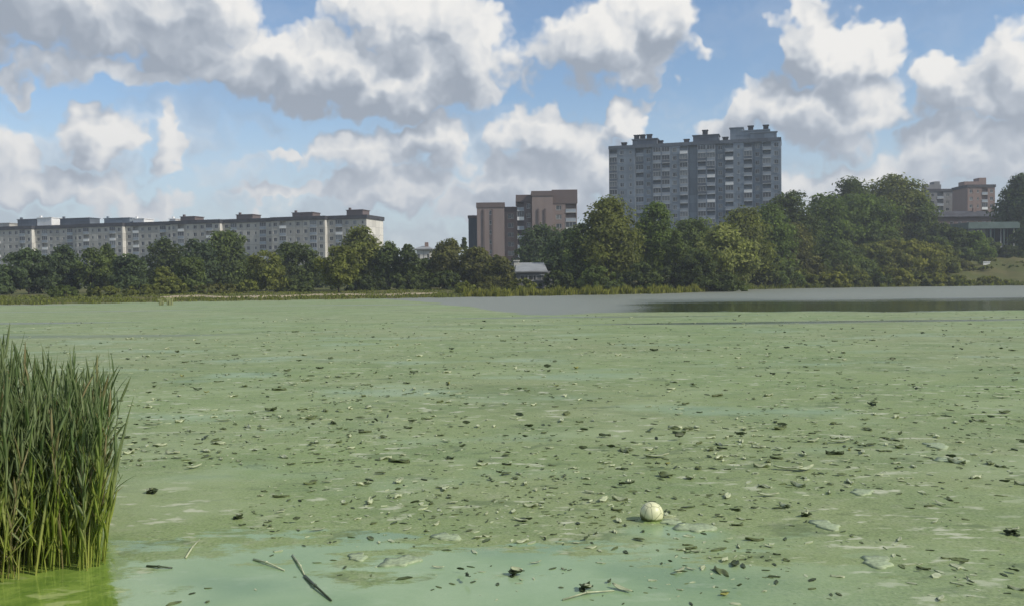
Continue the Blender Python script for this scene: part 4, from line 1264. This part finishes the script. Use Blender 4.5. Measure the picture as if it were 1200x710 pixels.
KINDS_ = {
 'dark': [leaf_mesh('floating_leaf', random.uniform(.05, .11), random.uniform(.022, .045), random.uniform(.0, .12), random.uniform(.0, .2), M['leaf_wet'], 10 + k) for k in range(8)],
 'olive': [leaf_mesh('floating_leaf', random.uniform(.07, .15), random.uniform(.035, .07), random.uniform(.0, .08), random.uniform(-.1, .2), M['leaf_dull'], 30 + k) for k in range(6)],
 'pale': [leaf_mesh('floating_leaf', random.uniform(.08, .18), random.uniform(.025, .05), random.uniform(.0, .12), random.uniform(.0, .2), M['leaf_pale'], 50 + k) for k in range(6)],
 'yellow': [leaf_mesh('floating_leaf', random.uniform(.10, .17), random.uniform(.05, .08), random.uniform(.0, .25), random.uniform(.0, .3), M['leaf_ylw'], 70 + k) for k in range(4)],
}
gL = random.Random(21)
def rand_spot():
    while True:
        # denser toward the bank, thinning outward
        u = gL.random()
        y = 1 / (1 / 6.4 + (1 / 62 - 1 / 6.4) * u ** .62)
        x = gL.uniform(-.62, .62) * y
        if y < 8.0 and x < .6 and gL.random() < .6: continue
        if x < -2.8 and y < 11.5: continue
        cl = mnoise.noise(Vector((x * .35, y * .22, 3.3))) + .9 * mnoise.noise(Vector((x * 1.1, y * .9, 7.7)))
        if gL.random() < .46 + cl * .45 - .24 * max(0, min(1, (13 - y) / 5)): return x, y
def put_leaf(kind, x, y, flat=None, sc_=1.0, me=None):
    me = me or gL.choice(KINDS_[kind])
    tilt = gL.choice([0, .1, .2, .5, .9, 1.2]) if kind == 'dark' else gL.uniform(0, .15)
    if flat is not None: tilt = flat
    s_ = sc_ * min(1.9, gL.lognormvariate(-.38, .42))
    return link('floating_leaf', me, None, (x, y, .001 + .05 * s_ * math.sin(min(tilt, 1.2))), (tilt, gL.uniform(-.1, .1), gL.uniform(0, 6.28)), (s_, s_, s_))
LIM = {'dark': 150, 'olive': 60, 'pale': 66, 'yellow': 22}
WORD = {'dark': 'small dark curled leaf', 'olive': 'flat olive leaf', 'pale': 'pale upturned leaf', 'yellow': 'yellowish leaf'}
def zone(x, y):
    row = ('by the bottom edge' if y < 7.4 else 'in front of the ball' if y < bp_.y - .25 else 'level with the ball' if y < bp_.y + .55 else
           'just beyond the ball' if y < bp_.y + 1.8 else 'well beyond the ball')
    k = x / y
    col_ = 'near the reeds' if k < -.33 else 'left of centre' if k < -.1 else 'centre' if k < .15 else 'right of centre' if k < .36 else 'far right'
    return row + ', ' + col_
ORD = ['first', 'second', 'third', 'fourth', 'fifth', 'sixth', 'seventh', 'eighth', 'ninth', 'tenth', 'eleventh', 'twelfth', 'thirteenth', 'fourteenth', 'fifteenth',
       'sixteenth', 'seventeenth', 'eighteenth', 'nineteenth', 'twentieth'] + ['twenty-' + w for w in ('first', 'second', 'third', 'fourth', 'fifth', 'sixth', 'seventh', 'eighth', 'ninth')]
ORD += ['thirtieth'] + ['thirty-' + w for w in ('first', 'second', 'third', 'fourth', 'fifth', 'sixth', 'seventh', 'eighth', 'ninth')]
spots_ = {k: sorted([rand_spot() for _ in range(n)], key=lambda q: q[1]) for k, n in (('dark', 820), ('olive', 560), ('pale', 900), ('yellow', 22))}
for kind, lim in LIM.items():
    cells = {}
    for x, y in spots_[kind][:lim]: cells.setdefault(zone(x, y), []).append((x, y))
    for zn, pts in cells.items():
        pts.sort(key=lambda q: q[0] / q[1])
        for k, (x, y) in enumerate(pts):
            lab = WORD[kind] + ' on the algae ' + zn if len(pts) == 1 else WORD[kind] + ' ' + zn + ', ' + ORD[min(k, 39)] + ' from left'
            tag(put_leaf(kind, x, y), lab, 'leaf', kind + ' leaves on the algae')
# the far, too-small remainder as one mesh per kind
for kind, mk in (('dark', 'leaf_wet'), ('olive', 'leaf_dull'), ('pale', 'leaf_pale')):
    vs, fs, off = [], [], 0
    for x, y in spots_[kind][LIM[kind]:]:
        me = gL.choice(KINDS_[kind]); co = np.empty(len(me.vertices) * 3, dtype=np.float32); me.vertices.foreach_get('co', co)
        tl = gL.choice([0, .2, .8, 1.1]) if kind == 'dark' else .08
        s_ = min(2.2, gL.lognormvariate(.0, .45)) * (1 + max(0, y - 15) * .012)
        A = np.array(Matrix.Translation((x, y, .006 + .05 * s_ * math.sin(tl))) @ Matrix.Rotation(gL.uniform(0, 6.28), 4, 'Z') @ Matrix.Rotation(tl, 4, 'X') @ Matrix.Scale(s_, 4))
        vs.append(co.reshape(-1, 3) @ A[:3, :3].T + A[:3, 3])
        f = np.empty(len(me.loops), dtype=np.int32); me.loops.foreach_get('vertex_index', f)
        fs.append(f.reshape(-1, 4) + off); off += len(me.vertices)
    o = link('leaf_litter', mesh_np('leaf_litter', np.concatenate(vs), [np.concatenate(fs)], M[mk], smooth=True))
    tag(o, {'dark': 'dark', 'olive': 'olive', 'pale': 'pale'}[kind] + ' leaf litter on the distant algae film', 'leaf litter', kind='stuff')

# fine specks too small to tell apart
def speck_mesh(seed):
    g = random.Random(seed); k = 6
    top = [(math.cos(2 * math.pi * j / k) * g.uniform(.7, 1.2) * 1.4, math.sin(2 * math.pi * j / k) * g.uniform(.6, 1.1) * .55, g.uniform(.05, .3)) for j in range(k)]
    V_ = np.array(top + [(x, y, -.12) for x, y, z in top])
    F_ = [(0, 1, 2, 3), (0, 3, 4, 5)] + [(j, j + k, (j + 1) % k + k, (j + 1) % k) for j in range(k)]
    return V_, np.array(F_)
for kind, mk, n_ in (('dark', 'leaf_wet', 2600), ('olive', 'leaf_dull', 2200), ('pale', 'leaf_pale', 2600)):
    vs, fs, off = [], [], 0
    shp = [speck_mesh(k) for k in range(8)]
    for _ in range(n_):
        x, y = rand_spot(); V_, F_ = gL.choice(shp)
        s_ = min(.06, .018 * gL.lognormvariate(0, .5)) * (1 + max(0, y - 12) * .015); a_ = gL.uniform(0, 6.28)
        c2, s2 = math.cos(a_), math.sin(a_)
        vs.append((V_ * s_) @ np.array([[c2, s2, 0], [-s2, c2, 0], [0, 0, 1]]) + np.array([x, y, 0])); fs.append(F_ + off); off += len(V_)
    o = link('fine_litter', mesh_np('fine_litter', np.concatenate(vs), [np.concatenate(fs)], M[mk]))
    tag(o, 'fine ' + kind + ' specks of litter strewn over the algae', 'litter', kind='stuff')
# single pieces that stand out
def clump(px, py, w_, lab, seed):
    q_ = water_at(px, py); g = random.Random(seed)
    o = empty('leaf_clump', (q_.x, q_.y, 0)); tag(o, lab, 'leaf clump')
    for k in range(6):
        me = leaf_mesh('leaf', w_ * g.uniform(.6, 1.0), w_ * g.uniform(.35, .6), g.uniform(.02, .2), g.uniform(.05, .3), M['leaf_wet'] if k < 5 else M['leaf_pale'], seed * 9 + k)
        link('leaf', me, o, (g.uniform(-.3, .3) * w_, g.uniform(-.2, .2) * w_, -.002 + .008 * k), (g.uniform(-.28, .28), g.uniform(-.18, .18), g.uniform(0, 6.28)))
clump(597, 676, .13, 'dark wet leaf clump near the bottom edge, left of the clump with a stick', 3)
clump(684, 694, .11, 'dark wet leaf clump by the pale stick at the bottom edge', 4)
clump(274, 609, .10, 'small dark leaf clump in the left foreground', 5)
clump(174, 579, .13, 'dark leaf clump right of the reeds', 6)
clump(388, 497, .13, 'dark leaf clump alone left of centre', 7)
clump(1187, 628, .12, 'dark leaf clump near the right edge', 8)
clump(947, 606, .12, 'dark leaf clump beside pale scraps, right foreground', 9)
def stalk(pts, r, lab, mk, name='reed_stalk'):
    q_ = [water_at(*p_) for p_ in pts]; base = q_[0].copy()
    b = MB()
    pp = [v - base + Vector((0, 0, r * .6 + (.012 if 0 < i < len(q_) - 1 else .0))) for i, v in enumerate(q_)]
    n_ = len(pp)
    b.tube(pp, [r * (1.0 - .45 * i / (n_ - 1)) for i in range(n_)], 7)
    for i in range(1, n_ - 1):
        d_ = (pp[i + 1] - pp[i - 1]).normalized() * r * .8
        b.tube([pp[i] - d_, pp[i] + d_], [r * 1.15, r * 1.1], 7)
    o = b.obj(name, M[mk], loc=base, smooth=True)
    tag(o, lab, 'stalk')
M['straw2'] = simple('bleached_stalk', (.42, .45, .28), .5, .25, 9, .4)
M['stalk_dark'] = simple('wet_stalk', (.045, .06, .03), .35, .4, 9, .4)
stalk([(338, 653), (347, 667), (352, 677)], .009, 'pale upper half of a broken reed stalk in the left foreground', 'straw2')
stalk([(352, 678), (364, 691), (383, 707)], .0125, 'dark lower half of a broken reed stalk in the left foreground', 'stalk_dark')
stalk([(212, 656), (220, 645), (229, 634)], .009, 'short pale reed piece near the reeds, lying slantwise', 'straw2')
stalk([(166, 666), (180, 668), (196, 668)], .010, 'short dark stick lying level beside the reeds', 'stalk_dark')
stalk([(656, 706), (685, 699), (717, 695)], .008, 'pale stick under the dark leaf clump at the bottom edge', 'straw2')
stalk([(292, 658), (307, 663), (328, 671)], .010, 'pale reed fragment left of the broken stalk', 'straw2')
def scrap(px, py, w_, h_, lab, seed):
    """a torn pale flake of dried film, two fingers thick at its curled rim"""
    q_ = water_at(px, py); g = random.Random(seed); n_ = 22
    rim = []
    for k in range(n_):
        a_ = 2 * math.pi * k / n_
        r_ = 1 + .28 * math.sin(2 * a_ + seed) + .18 * math.sin(5 * a_ + seed * 2) + g.uniform(-.1, .1)
        rim.append((math.cos(a_) * w_ / 2 * r_, math.sin(a_) * h_ / 2 * r_))
    V = [(0, 0, .007)] + [(x * .6, y * .6, .008 + g.uniform(-.002, .002)) for x, y in rim] + [(x, y, .009 + g.uniform(0, .006)) for x, y in rim] + [(x, y, -.004) for x, y in rim]
    T_, Q_ = [], []
    for k in range(n_):
        k2 = (k + 1) % n_
        T_.append((0, 1 + k, 1 + k2))
        Q_.append((1 + k, 1 + n_ + k, 1 + n_ + k2, 1 + k2)); Q_.append((1 + n_ + k, 1 + 2 * n_ + k, 1 + 2 * n_ + k2, 1 + n_ + k2))
    o = link('film_scrap', mesh_np('film_scrap', np.array(V), [np.array(T_), np.array(Q_)], M['scrap'], smooth=True), None, (q_.x, q_.y, 0), (0, 0, g.uniform(-.15, .15)))
    tag(o, lab, 'scrap', 'pale film scraps on the water')
M['scrap'] = simple('dried_film', (.30, .36, .21), .55, .25, 25, .3)
for k, (px, py, wp, lab) in enumerate([
    (813, 620, 40, 'pale scrap of film just right of the ball'), (786, 614, 24, 'narrow pale scrap touching the right side of the ball'),
    (967, 617, 34, 'bright pale scrap right of the ball, beside a dark clump'), (1028, 661, 38, 'pale scrap in the right foreground below the bright one'),
    (1010, 578, 26, 'pale scrap above the right foreground'), (465, 660, 40, 'pale scrap in the smooth water left of centre'),
    (1115, 540, 30, 'pale scrap at right, above the foreground'), (520, 631, 30, 'pale scrap above the dark clump, left of centre'),
    (415, 655, 24, 'small pale scrap left of the smooth water scrap'), (1098, 523, 30, 'pale scrap at right, farthest out')]):
    d_ = water_at(px, py).y
    scrap(px, py, wp / F * d_, wp / F * d_ * 1.05, lab, k + 2)

# ------------------------------------------------------------------ air
hz = bpy.data.materials.new('thin_haze'); hz.use_nodes = True
ht = hz.node_tree; ht.nodes.clear()
ho = ht.nodes.new('ShaderNodeOutputMaterial'); pv = ht.nodes.new('ShaderNodeVolumePrincipled')
pv.inputs['Color'].default_value = (.80, .87, .95, 1)
pv.inputs['Density'].default_value = .00040
pv.inputs['Anisotropy'].default_value = .2
ht.links.new(pv.outputs[0], ho.inputs['Volume'])
b = MB(); b.box(-900, 900, -60, 900, -3, 75)
o = b.obj('haze', hz); tag(o, 'thin summer haze over the pond', 'haze', kind='stuff')
